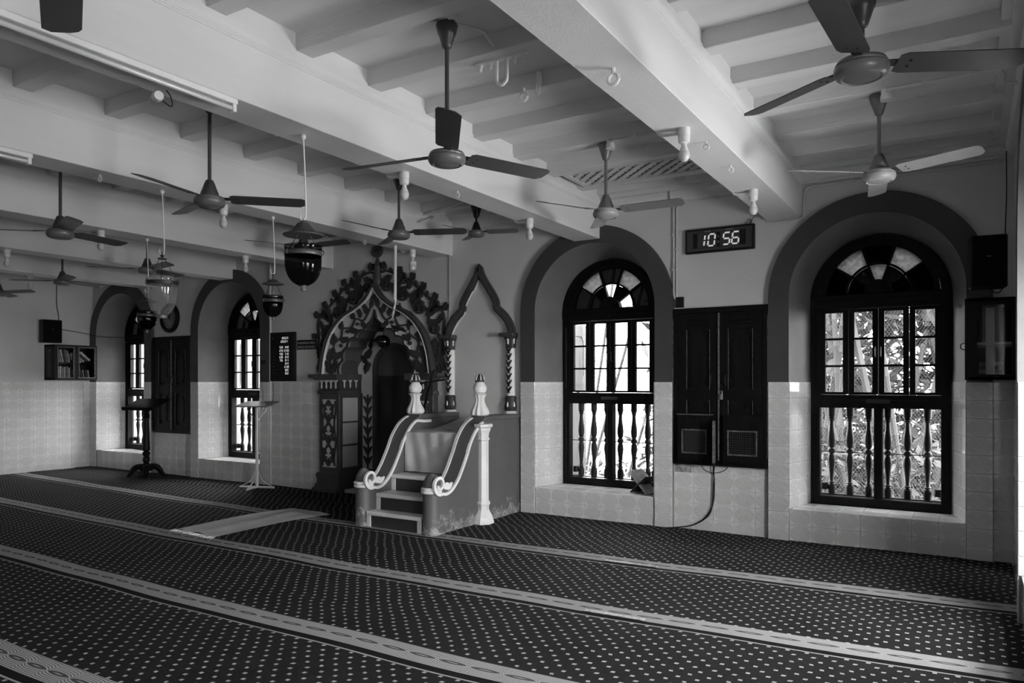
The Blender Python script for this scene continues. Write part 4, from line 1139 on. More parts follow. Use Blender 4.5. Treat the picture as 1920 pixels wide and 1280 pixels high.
def cupboard(x0, x1, z0, z1, label):
    c = thing('wall_cupboard', label, 'cupboard', ((x0 + x1) / 2, BW, z0))
    y = BW - 0.05
    bm = bm_(); plate(bm, [(x0, z0), (x1, z0), (x1, z1), (x0, z1)], [[(x0 + 0.05, z0 + 0.05), (x1 - 0.05, z0 + 0.05), (x1 - 0.05, z1 - 0.05), (x0 + 0.05, z1 - 0.05)]], y, BW + 0.02); f = obj('frame', bm, 'black_wood', c)
    bm = bm_(); box(bm, x0 + 0.02, x1 - 0.02, BW - 0.002, BW + 0.01, z0 + 0.02, z1 - 0.02); obj('back_board', bm, 'black', c)
    for xe in (x0, x1):
        bm = bm_(); box(bm, xe - 0.004, xe + 0.004, y - 0.004, y + 0.01, z0 + 0.1, z1 - 0.1); obj('worn_arris', bm, 'worn_edge', f)
    xm = (x0 + x1) / 2
    doors = [carved_door(c, x0 + 0.055, xm - 0.006, z0 + 0.055, z1 - 0.055, y + 0.004, z0 + 0.69), carved_door(c, xm + 0.006, x1 - 0.055, z0 + 0.055, z1 - 0.055, y + 0.004, z0 + 0.69)]
    bm = bm_(); tube(bm, [(xm, y - 0.006, z0 + 0.06), (xm, y - 0.006, z1 - 0.06)], 0.010, 8); obj('cover_bead', bm, 'worn_edge', doors[0])
    for s, d in ((-1, doors[0]), (1, doors[1])):
        bm = bm_(); tube(bm, smooth_path([(xm + s * 0.07, y + 0.004, z0 + 0.78), (xm + s * 0.07, y - 0.03, z0 + 0.80), (xm + s * 0.07, y - 0.03, z0 + 0.86), (xm + s * 0.07, y + 0.004, z0 + 0.88)], 4), 0.006, 6); obj('handle', bm, 'iron', d, smooth=True)
    return c, doors
cR, dR = cupboard(WIN_X[2] + 0.89, WIN_X[3] - 0.89, 0.655, 2.20, 'black carved double cupboard below the digital clock, wire-mesh boxes on its lower half')
cL, dL = cupboard(-11.215, -10.255, 0.665, 2.19, 'black carved double cupboard below the round wall clock behind the dark lectern')
# twisted rope edge on the far cupboard
bm = bm_()
for k in range(44):
    z = 0.69 + 0.034 * k
    tube(bm, [(-11.23, BW - 0.055, z), (-11.20, BW - 0.06, z + 0.025)], 0.010, 5)
obj('rope_moulding', bm, 'black_wood', cL)
# padlock and mesh boxes on the right cupboard
bm = bm_(); bbox(bm, -2.065, -2.035, BW - 0.085, BW - 0.065, 1.30, 1.35, 0.004); tube(bm, [(-2.06, BW - 0.075, 1.35), (-2.06, BW - 0.075, 1.385), (-2.04, BW - 0.075, 1.385), (-2.04, BW - 0.075, 1.35)], 0.003, 5)
mono('padlock', bm, 'metal', 'small steel padlock hanging between the doors of the cupboard under the digital clock', 'padlock', base=(-2.05, BW - 0.075, 1.32))
mesh_y = BW - 0.11
for s, x0, x1 in ((-1, -2.47, -2.14), (1, -2.02, -1.66)):
    bm = bm_()
    plate(bm, [(x0, 0.70), (x1, 0.70), (x1, 1.15), (x0, 1.15)], [[(x0 + 0.05, 0.78), (x1 - 0.05, 0.78), (x1 - 0.05, 1.00), (x0 + 0.05, 1.00)]], mesh_y, mesh_y + 0.045)
    mbx = obj('mesh_box', bm, 'black_wood', cR)
    bm = bm_(); plate(bm, [(x0 + 0.04, 0.77), (x1 - 0.04, 0.77), (x1 - 0.04, 1.01), (x0 + 0.04, 1.01)], [[(x0 + 0.054, 0.784), (x1 - 0.054, 0.784), (x1 - 0.054, 0.996), (x0 + 0.054, 0.996)]], mesh_y - 0.006, mesh_y)
    obj('mesh_frame', bm, 'worn_edge', mbx)
    bm = bm_()
    n = 13 if s > 0 else 22
    for k in range(1, n):
        x = x0 + 0.05 + (x1 - x0 - 0.1) * k / n; box(bm, x - 0.0012, x + 0.0012, mesh_y + 0.004, mesh_y + 0.006, 0.78, 1.00)
    for k in range(1, n - 3):
        z = 0.78 + 0.22 * k / (n - 3); box(bm, x0 + 0.05, x1 - 0.05, mesh_y + 0.004, mesh_y + 0.006, z - 0.0012, z + 0.0012)
    obj('wire_mesh', bm, 'wire', mbx, kind='stuff')
    bm = bm_(); box(bm, x0 + 0.01, x1 - 0.01, mesh_y + 0.03, mesh_y + 0.04, 0.72, 1.13); obj('box_back', bm, 'black_panel', mbx)
    bm = bm_(); box(bm, x0 - 0.01, x1 + 0.01, mesh_y - 0.012, BW - 0.05, 1.148, 1.158); obj('box_lid', bm, 'black_wood' if s > 0 else 'worn_edge', mbx)
bm = bm_(); box(bm, -0.012, 0.012, -0.19, 0.0, 0.70, 1.10); bmesh.ops.transform(bm, matrix=Matrix.Translation((-2.12, BW - 0.06, 0)) @ Matrix.Rotation(0.25, 4, 'Z'), verts=bm.verts)
obj('ajar_flap', bm, 'worn_edge', cR)
# cable running from the cupboard to the floor
bm = bm_()
pth = smooth_path([(-2.12, BW - 0.07, 0.72), (-2.14, BW - 0.03, 0.60), (-2.13, BW - 0.025, 0.50), (-2.14, BW - 0.022, 0.30), (-2.20, BW - 0.03, 0.16), (-2.34, BW - 0.04, 0.06), (-2.50, BW - 0.05, 0.022), (-2.58, BW - 0.10, 0.018)], 6)
tube(bm, pth, 0.0055, 6); tube(bm, [(x + 0.012 * math.sin(4 * z * 3), y - 0.006, z) for x, y, z in pth], 0.005, 6)
tube(bm, smooth_path([(-2.26, BW - 0.05, 0.68), (-2.22, BW - 0.05, 0.61), (-2.12, BW - 0.05, 0.585), (-2.02, BW - 0.05, 0.62), (-1.99, BW - 0.05, 0.67)], 5), 0.004, 6)
mono('power_cable', bm, 'cable', 'black cable dangling from the carved cupboard down the tiles to the carpet', 'cable', smooth=True, base=(-2.3, BW - 0.03, 0.02))

# ================================================================== clocks, board, signs
SEG = {'0': 'abcdef', '1': 'bc', '2': 'abged', '3': 'abgcd', '4': 'fgbc', '5': 'afgcd', '6': 'afgedc', '7': 'abc', '8': 'abcdefg', '9': 'abcdfg'}
def seven(bm, ch, x, z, w, h, t, y0, y1, slant=0.12):
    g = t * 0.25
    S = {'a': ((0, h), (w, h)), 'd': ((0, 0), (w, 0)), 'g': ((0, h / 2), (w, h / 2)), 'f': ((0, h / 2), (0, h)), 'b': ((w, h / 2), (w, h)), 'e': ((0, 0), (0, h / 2)), 'c': ((w, 0), (w, h / 2))}
    for s in SEG[ch]:
        (ax, az), (bx, bz) = S[s]
        L = math.hypot(bx - ax, bz - az); ux, uz = (bx - ax) / L, (bz - az) / L
        ax, az, bx, bz = ax + ux * (g + t * .3), az + uz * (g + t * .3), bx - ux * (g + t * .3), bz - uz * (g + t * .3)
        p = ribbon([(ax, az), (bx, bz)], t)
        plate(bm, [(x + q[0] + slant * q[1], z + q[1]) for q in p], [], y0, y1)
dc = thing('digital_clock', 'black digital wall clock showing 10 56 between the two right windows', 'clock', (-2.08, BW, 2.855))
cx0, cx1, cz0, cz1, cy = -2.415, -1.745, 2.737, 2.974, BW - 0.045
bm = bm_(); bbox(bm, cx0, cx1, cy, BW, cz0, cz1, 0.005); obj('case', bm, 'black', dc)
bm = bm_(); plate(bm, [(cx0 + .02, cz0 + .02), (cx1 - .02, cz0 + .02), (cx1 - .02, cz1 - .02), (cx0 + .02, cz1 - .02)], [[(cx0 + .08, cz0 + .045), (cx1 - .08, cz0 + .045), (cx1 - .08, cz1 - .045), (cx0 + .08, cz1 - .045)]], cy - 0.004, cy); obj('bezel', bm, 'print_faint', dc)
for a, b, mt in ((cx0 + 0.075, cx0 + 0.125, 'black'), (cx0 + 0.125, cx0 + 0.315, 'print_faint'), (cx0 + 0.315, cx0 + 0.345, 'black'), (cx0 + 0.345, cx1 - 0.135, 'print_faint'), (cx1 - 0.135, cx1 - 0.085, 'black')):
    bm = bm_(); box(bm, a + .001, b - .001, cy - 0.003, cy, cz0 + 0.048, cz1 - 0.048); obj('display_panel', bm, mt, dc)
for ch, x in (('1', cx0 + 0.126), ('0', cx0 + 0.226), ('5', cx0 + 0.372), ('6', cx0 + 0.458)):
    bm = bm_(); seven(bm, ch, x, cz0 + 0.062, 0.062, 0.112, 0.014, cy - 0.007, cy - 0.002); obj('digit', bm, 'led', dc)
for z in (0.095, 0.145):
    bm = bm_(); plate(bm, arc(cx0 + 0.33, cz0 + z, 0.009, 0, 330, 11), [], cy - 0.005, cy - 0.001); obj('colon_dot', bm, 'dial', dc)
RX = (PI / 2, 0, 0)
text_mesh('lettering', 'HOUR', 0.022, 'print_pale', dc, (cx0 + 0.225, cy - 0.006, cz1 - 0.034), RX)
text_mesh('lettering', 'MINUTE', 0.022, 'print_pale', dc, (cx0 + 0.44, cy - 0.006, cz1 - 0.034), RX)
bm = bm_(); plate(bm, arc(cx0 + 0.455, cz0 + 0.004, 0.022, 0, 180, 10), [], cy - 0.008, cy); obj('sensor', bm, 'black', dc)
bm = bm_(); tube(bm, smooth_path([(-1.83, BW - 0.02, 2.975), (-1.80, BW - 0.02, 3.02), (-1.77, BW - 0.02, 3.0), (-1.79, BW - 0.02, 2.985), (-1.74, BW - 0.03, 3.05), (-1.66, BW - 0.04, 3.14)], 5), 0.003, 5); obj('wire', bm, 'cable', dc)

rc = thing('round_clock', 'round wall clock with dark frame above the far carved cupboard', 'clock', (-10.83, BW, 2.48))
def ydisc(nm, prof, c, mat, parent, seg=32, smooth=True):
    bm = bm_(); lathe(bm, prof, (0, 0, 0), seg)
    bmesh.ops.transform(bm, matrix=Matrix.Translation(c) @ Matrix.Rotation(PI / 2, 4, 'X'), verts=bm.verts)
    return obj(nm, bm, mat, parent, smooth=smooth)
rcx, rcz = -10.83, 2.485
ydisc('rim', [(0.235, 0), (0.235, 0.03), (0.215, 0.05), (0.19, 0.05), (0.17, 0.032), (0.17, 0.0)], (rcx, BW, rcz), 'black_wood', rc)
ydisc('dial', [(0.175, 0.0), (0.175, 0.022), (0.0, 0.022)], (rcx, BW, rcz), 'dial', rc, smooth=False)
for k in range(12):
    a = PI / 2 - k * PI / 6
    text_mesh('numeral', str(k or 12), 0.045, 'black', rc, (rcx + 0.135 * math.cos(a), BW - 0.0235, rcz + 0.135 * math.sin(a)), RX)
for a, L, w in ((math.radians(90 - 28), 0.085, 0.014), (math.radians(90 + 24), 0.12, 0.010)):
    bm = bm_(); plate(bm, ribbon([(rcx - 0.02 * math.cos(a), rcz - 0.02 * math.sin(a)), (rcx + L * math.cos(a), rcz + L * math.sin(a))], w), [], BW - 0.028, BW - 0.025); obj('hand', bm, 'black', rc)

pb = thing('prayer_time_board', 'tall black electronic prayer-time board with lit white digits left of the mihrab', 'display', (-8.22, BW, 1.48))
bx0, bx1, bz0, bz1, by = -8.468, -7.972, 1.482, 2.168, BW - 0.04
bm = bm_(); bbox(bm, bx0, bx1, by, BW, bz0, bz1, 0.005); obj('case', bm, 'black', pb)
bm = bm_(); box(bm, bx0 + 0.012, bx1 - 0.10, by - 0.002, by, bz0 + 0.012, bz1 - 0.012); obj('face', bm, 'black_panel', pb)
lines = [('105623', 0.235, 0.608, 0.017), ('205221', 0.225, 0.560, 0.017), ('528', 0.20, 0.480, 0.02), ('640', 0.315, 0.480, 0.02), ('1242', 0.185, 0.432, 0.02), ('0105', 0.30, 0.432, 0.02), ('458', 0.20, 0.386, 0.02), ('510', 0.315, 0.386, 0.02), ('638', 0.20, 0.342, 0.02), ('643', 0.315, 0.342, 0.02), ('756', 0.20, 0.297, 0.02), ('811', 0.315, 0.297, 0.02), ('643', 0.315, 0.252, 0.02), ('0100', 0.30, 0.205, 0.02), ('805', 0.315, 0.160, 0.02), ('832', 0.315, 0.115, 0.02)]
for s, x, z, w in lines:
    bm = bm_()
    for k, ch in enumerate(s): seven(bm, ch, bx0 + x + k * 0.024, bz0 + z - 0.02, 0.014, 0.029, 0.0042, by - 0.006, by - 0.001, 0.1)
    obj('digit_row', bm, 'led', pb)
for k in range(9):
    bm = bm_(); z = bz0 + 0.485 - 0.0462 * k
    strip(bm, [(bx0 + 0.05 + 0.008 * i, z + 0.006 * math.sin(2.1 * i + k)) for i in range(8)], 0.004, by - 0.005, by - 0.001); obj('row_caption', bm, 'print_faint', pb)
bm = bm_(); box(bm, bx0 + 0.045, bx0 + 0.08, by - 0.005, by - 0.001, bz0 + 0.59, bz0 + 0.615); obj('row_caption', bm, 'print_faint', pb)

sg = thing('sign_plate', 'small black sign reading SWITCH OFF MOBILE beside the prayer-time board', 'sign', (-7.77, BW, 1.98))
bm = bm_(); bbox(bm, -7.955, -7.582, BW - 0.012, BW, 1.918, 2.05, 0.003); obj('plate', bm, 'black', sg)
text_mesh('lettering', 'SWITCH OFF MOBILE', 0.044, 'print_pale', sg, (-7.768, BW - 0.0135, 1.948), RX, bold=0.025).scale = (0.82, 1.1, 1)
text_mesh('lettering', 'മൊബൈല്‍ ഓഫ് ചെയ്യുക', 0.042, 'print_pale', sg, (-7.768, BW - 0.0135, 2.008), RX, bold=0.02).scale = (0.60, 1.0, 1)

# ================================================================== speakers, glazed wall cases
def speaker(name, label, c, w, d, h, rz):
    s = thing(name, label, 'speaker', c)
    OFF[s.as_pointer()] = Vector((0, 0, 0)); s.rotation_euler = (0, 0, rz)
    bm = bm_(); bbox(bm, -w / 2, w / 2, -d / 2, d / 2, 0, h, 0.008); obj('cabinet', bm, 'black', s)
    bm = bm_(); bbox(bm, -w / 2 + 0.012, w / 2 - 0.012, -d / 2 - 0.012, -d / 2 + 0.002, 0.012, h - 0.012, 0.004); obj('grille', bm, 'speaker_cloth', s)
    bm = bm_(); box(bm, -0.012, 0.012, -d / 2 - 0.015, -d / 2 - 0.011, h * 0.58, h * 0.58 + 0.008); obj('badge', bm, 'dial', s, label='tiny pale badge')
    bm = bm_(); tube(bm, [(0, d / 2, h * 0.3), (0, d / 2 + 0.05, h * 0.3), (0, d / 2 + 0.05, h * 0.7), (0, d / 2, h * 0.7)], 0.008, 6); obj('bracket', bm, 'iron', s)
    return s
speaker('loudspeaker', 'black loudspeaker on the right wall above the glazed case', (0.105, -0.62, 2.165), 0.235, 0.17, 0.385, math.radians(6))
speaker('loudspeaker', 'black loudspeaker on the far left wall above the bookcase', (-12.89, -0.72, 2.115), 0.29, 0.16, 0.375, math.radians(82))
# bookcase on the left wall
bc = thing('bookcase', 'dark glazed two-door bookcase hanging on the far left wall', 'bookcase', (-12.87, -0.40, 1.50))
X0, X1, Y0, Y1, Z0, Z1 = LW, -12.70, -0.745, -0.06, 1.50, 2.085
bm = bm_()
box(bm, X0, X1 - 0.03, Y0, Y1, Z0, Z0 + 0.022); box(bm, X0, X1 - 0.03, Y0, Y1, Z1 - 0.022, Z1); box(bm, X0, X1 - 0.03, Y1 - 0.02, Y1, Z0, Z1); box(bm, X0, X0 + 0.015, Y0, Y1, Z0, Z1)
body = obj('body', bm, 'black_wood', bc)
bm = bm_(); plate(bm, [(X0, Z0), (X1 - .03, Z0), (X1 - .03, Z1), (X0, Z1)], [[(X0 + .05, Z0 + .05), (X1 - .13, Z0 + .05), (X1 - .13, Z1 - .05), (X0 + .05, Z1 - .05)]], Y0, Y0 + 0.02); obj('end_frame', bm, 'black_wood', bc)
bm = bm_(); box(bm, X0 + .04, X1 - .12, Y0 + 0.006, Y0 + 0.014, Z0 + .04, Z1 - .04); obj('end_panel', bm, 'print_faint', bc)
bm = bm_(); box(bm, X0, X1 - 0.05, Y0 + 0.02, Y1 - 0.02, 1.775, 1.795); obj('shelf', bm, 'black_wood', bc)
for a, b in ((Y0, -0.41), (-0.405, Y1)):
    bm = bm_(); plate(bm, [(a, Z0), (b, Z0), (b, Z1), (a, Z1)], [[(a + .045, Z0 + .045), (b - .045, Z0 + .045), (b - .045, Z1 - .045), (a + .045, Z1 - .045)]], X1 - 0.03, X1, axis='x'); dd = obj('door', bm, 'black_wood', bc)
    bm = bm_(); plate(bm, [(a + .035, Z0 + .035), (b - .035, Z0 + .035), (b - .035, Z1 - .035), (a + .035, Z1 - .035)], [[(a + .047, Z0 + .047), (b - .047, Z0 + .047), (b - .047, Z1 - .047), (a + .047, Z1 - .047)]], X1 - 0.008, X1 + 0.006, axis='x'); obj('door_bead', bm, 'worn_edge', dd)
    bm = bm_(); box(bm, X1 - 0.018, X1 - 0.015, a + 0.04, b - 0.04, Z0 + 0.04, Z1 - 0.04); obj('glass', bm, 'lens', dd)
    bm = bm_(); lathe(bm, [(0.008, 0), (0.01, 0.012), (0, 0.016)], (X1 + 0.004, -0.42 if a == Y0 else -0.39, 1.79), 8); obj('knob', bm, 'iron', dd)
bk = [plain('book_pale_cover', 0.6, 0.6, 0.3, 0.3, 20), plain('book_grey_cover', 0.26, 0.6, 0.3, 0.3, 20), plain('book_dark_cover', 0.06, 0.6, 0.3, 0.3, 20)]
for i, m_ in enumerate(bk): M['book%d' % i] = m_
def book(y, z, t, h, lean, mat, label, group, depth=0.17):
    b = thing('book', label, 'book', (X1 - 0.06 - depth / 2, y, z), group)
    OFF[b.as_pointer()] = Vector((0, 0, 0)); b.rotation_euler = (lean, 0, 0)
    bm = bm_(); bbox(bm, depth / 2 - 0.004, depth / 2, -t / 2, t / 2, 0, h, 0.0015)
    for s in (-1, 1): box(bm, -depth / 2, depth / 2, s * t / 2 - (0.0025 if s > 0 else 0), s * t / 2 + (0.0025 if s < 0 else 0), 0, h)
    obj('cover', bm, 'book%d' % mat, b)
    bm = bm_(); box(bm, -depth / 2 + 0.004, depth / 2 - 0.004, -t / 2 + 0.003, t / 2 - 0.003, 0.003, h - 0.003); obj('pages', bm, 'paper', b)
    return b
rnd = random.Random(5)
for k in range(7):
    book(-0.69 + 0.034 * k, 1.797, 0.022 + 0.006 * (k % 3), 0.20 + 0.012 * (k % 2), 0.20, (0, 1, 1, 0, 2, 1, 0)[k], 'book leaning on the upper shelf behind the left door of the bookcase', 'books on the upper left shelf')
for k in range(7):
    book(-0.70 + 0.035 * k, 1.523, 0.026 + 0.004 * (k % 2), 0.185 + 0.012 * (k % 3), 0.0, (1, 0, 0, 1, 0, 1, 0)[k], 'book standing upright on the lower shelf behind the left door of the bookcase', 'books on the lower left shelf')
for k in range(4):
    book(-0.30 + 0.05 * k, 1.797 + 0.012 * k, 0.034, 0.21, 0.85, (0, 1, 2, 0)[k], 'thick book slumped sideways on the upper shelf behind the right door of the bookcase', 'books on the upper right shelf')
for k in range(5):
    book(-0.33 + 0.042 * k, 1.523, 0.02, 0.15 + 0.01 * (k % 2), 0.14, (1, 2, 1, 2, 0)[k], 'short book standing on the lower shelf behind the right door of the bookcase', 'books on the lower right shelf')
# glazed case on the right wall
gc = thing('glazed_case', 'dark glazed wall case with papers inside, below the right loudspeaker', 'cabinet', (0.12, -0.42, 1.485))
X0, X1, Y0, Y1, Z0, Z1 = -0.012, RW, -0.74, -0.10, 1.485, 2.085
bm = bm_(); box(bm, X0, X1, Y0, Y1, Z0, Z0 + 0.022); box(bm, X0, X1, Y0, Y1, Z1 - 0.022, Z1); box(bm, X0, X1, Y1 - 0.02, Y1, Z0, Z1); box(bm, X1 - 0.012, X1, Y0, Y1, Z0, Z1); obj('body', bm, 'black_wood', gc)
bm = bm_(); plate(bm, [(X0, Z0), (X1, Z0), (X1, Z1), (X0, Z1)], [[(X0 + .052, Z0 + .04), (X1 - .048, Z0 + .04), (X1 - .048, Z1 - .05), (X0 + .052, Z1 - .05)]], Y0, Y0 + 0.02); ef = obj('end_frame', bm, 'black_wood', gc)
bm = bm_(); box(bm, X0 + .05, X1 - .04, Y0 + 0.008, Y0 + 0.011, Z0 + .04, Z1 - .04); obj('end_glass', bm, 'lens', ef)
bm = bm_(); plate(bm, [(Y0, Z0), (Y1, Z0), (Y1, Z1), (Y0, Z1)], [[(Y0 + .05, Z0 + .05), (Y1 - .05, Z0 + .05), (Y1 - .05, Z1 - .05), (Y0 + .05, Z1 - .05)]], X0 - 0.025, X0, axis='x'); gd = obj('door', bm, 'black_wood', gc)
bm = bm_(); box(bm, X0 - 0.014, X0 - 0.011, Y0 + .04, Y1 - .04, Z0 + .04, Z1 - .04); obj('door_glass', bm, 'lens', gd)
bm = bm_(); tube(bm, smooth_path([(X0 - 0.026, -0.70, 1.76), (X0 - 0.05, -0.71, 1.75), (X0 - 0.05, -0.71, 1.72), (X0 - 0.026, -0.70, 1.71)], 4), 0.004, 6); obj('handle', bm, 'iron', gd)
bm = bm_(); box(bm, X0 + 0.01, X1 - 0.012, Y0 + 0.03, Y1 - 0.02, 1.745, 1.762); obj('shelf', bm, 'panel_pale', gc)
bm = bm_(); bbox(bm, 0.075, 0.19, -0.62, -0.60, 1.763, 2.04, 0.002); mono('notice_card', bm, 'dial', 'grey card standing on the shelf inside the glazed case', 'card', base=(0.13, -0.61, 1.763))
bm = bm_(); bbox(bm, 0.095, 0.15, -0.66, -0.645, 1.51, 2.02, 0.002); bm2 = bm
mono('paper_roll', bm2, 'paper', 'pale paper strip hanging down behind the glass of the right wall case', 'paper', base=(0.12, -0.65, 1.51))
for k in range(4):
    bm = bm_(); bbox(bm, 0.055 + 0.0 * k, 0.20, -0.58, -0.35, 1.508 + 0.028 * k, 1.534 + 0.028 * k, 0.003)
    mono('ledger', bm, 'book1' if k % 2 else 'book2', 'thin ledger lying in the stack at the bottom of the glazed case', 'book', 'ledgers stacked in the glazed case', base=(0.12, -0.45, 1.508 + 0.028 * k))

# ================================================================== lecterns and book rest
lt = thing('lectern', 'dark turned-wood lectern with sloping desk in front of the far cupboard', 'lectern', (-10.88, -0.32, 0))
lx, ly = -10.88, -0.32
bm = bm_(); lathe(bm, [(0.05, 0.17), (0.055, 0.20), (0.038, 0.22), (0.055, 0.26), (0.05, 0.30), (0.035, 0.32), (0.056, 0.35), (0.056, 0.38), (0.035, 0.40), (0.056, 0.42), (0.054, 0.46), (0.035, 0.90), (0.048, 0.91), (0.048, 0.925), (0.034, 0.94), (0.05, 0.96), (0.034, 0.99), (0.05, 1.02), (0.05, 1.10), (0, 1.10)], (lx, ly, 0), 16); obj('column', bm, 'black_wood', lt, smooth=True)
bm = bm_(); lathe(bm, [(0.0, 0.10), (0.09, 0.10), (0.10, 0.13), (0.085, 0.17), (0.05, 0.19), (0, 0.19)], (lx, ly, 0), 16); obj('hub', bm, 'black_wood', lt, smooth=True)
for k in range(4):
    a = PI / 4 + k * PI / 2 + 0.2
    pts = [(lx + r * math.cos(a), ly + r * math.sin(a), z) for r, z in ((0.04, 0.16), (0.12, 0.16), (0.18, 0.12), (0.215, 0.055), (0.245, 0.035), (0.265, 0.045))]
    bm = bm_(); tube(bm, smooth_path(pts, 4), [0.045] * 8 + [0.04] * 4 + [0.033] * 4 + [0.03] * 5, 8); obj('claw_foot', bm, 'black_wood', lt, smooth=True)
desk = Matrix.Translation((lx, ly, 1.125)) @ Matrix.Rotation(math.radians(20), 4, 'Z') @ Matrix.Rotation(math.radians(20), 4, 'X')
bm = bm_(); bbox(bm, -0.27, 0.27, -0.20, 0.20, -0.015, 0.018, 0.006); bmesh.ops.transform(bm, matrix=desk, verts=bm.verts); dk = obj('desk', bm, 'black_panel', lt)
bm = bm_(); bbox(bm, -0.27, 0.27, -0.22, -0.195, -0.015, 0.035, 0.004); bmesh.ops.transform(bm, matrix=desk, verts=bm.verts); obj('ledge', bm, 'black_wood', dk)

ws = thing('reading_stand', 'white metal reading stand with curled arms in front of the second window', 'stand', (-8.38, -0.28, 0))
sx_, sy_ = -8.38, -0.28
bm = bm_(); bbox(bm, sx_ - 0.016, sx_ + 0.016, sy_ - 0.016, sy_ + 0.016, 0.0, 1.15, 0.003); obj('pole', bm, 'white', ws)
for k, a in enumerate((0.35, 0.35 + PI, 0.35 + 1.5 * PI)):
    p = [(sx_ + r * math.cos(a), sy_ + r * math.sin(a), 0.022) for r in (0.0, 0.26)]
    bm = bm_(); tube(bm, p, 0.018, 4); obj('foot', bm, 'white', ws)
    pts = [(sx_ + r * math.cos(a), sy_ + r * math.sin(a), z) for r, z in ((0.02, 0.27), (0.05, 0.17), (0.12, 0.09), (0.23, 0.04))]
    bm = bm_(); tube(bm, smooth_path(pts, 5), 0.006, 6); obj('brace', bm, 'white', ws, smooth=True)
for q in (-1, 1):
    pts = [(0.02, 0.94), (0.07, 1.01), (0.13, 1.07), (0.14, 1.12), (0.105, 1.135), (0.09, 1.10)]
    bm = bm_(); tube(bm, smooth_path([(sx_ + q * r * math.cos(0.35), sy_ + q * r * math.sin(0.35), z) for r, z in pts], 5), 0.007, 6); obj('curled_arm', bm, 'white' if q > 0 else 'iron', ws, smooth=True)
dkm = Matrix.Translation((sx_, sy_, 1.165)) @ Matrix.Rotation(math.radians(18), 4, 'Z') @ Matrix.Rotation(math.radians(10), 4, 'X')
bm = bm_(); bbox(bm, -0.25, 0.25, -0.17, 0.17, -0.008, 0.008, 0.003); bmesh.ops.transform(bm, matrix=dkm, verts=bm.verts); tr_ = obj('tray', bm, 'fan_mid', ws)
bm = bm_()
for x in (-0.12, 0.12): box(bm, x - 0.012, x + 0.012, -0.19, 0.19, -0.02, -0.008)
bmesh.ops.transform(bm, matrix=dkm, verts=bm.verts); obj('tray_rib', bm, 'white', tr_)

br = thing('book_rest', 'folding wooden X-shaped book rest on the sill of the third window', 'book stand', (-2.93, 0.22, 0.30))
rm = Matrix.Translation((-2.93, 0.22, 0.30)) @ Matrix.Rotation(math.radians(-25), 4, 'Z')
def slab(L, w, t, ang, c):
    bm = bm_(); bbox(bm, -L / 2, L / 2, -w / 2, w / 2, -t / 2, t / 2, 0.003)
    bmesh.ops.transform(bm, matrix=rm @ Matrix.Translation(c) @ Matrix.Rotation(ang, 4, 'Y'), verts=bm.verts)
    return bm
obj('leaf_board', slab(0.30, 0.18, 0.012, math.radians(-38), (0, 0, 0.097)), 'black_panel', br)
obj('leaf_board', slab(0.30, 0.17, 0.012, math.radians(38), (0, 0, 0.097)), 'book1', br)
bk_ = thing('open_book', 'thick grey book resting in the folding book rest on the window sill', 'book', (-2.95, 0.22, 0.40))
obj('book_block', slab(0.16, 0.15, 0.045, math.radians(38), (-0.052, 0, 0.168)), 'paper', bk_)
obj('book_cover', slab(0.17, 0.16, 0.006, math.radians(38), (-0.036, 0, 0.190)), 'book1', bk_)

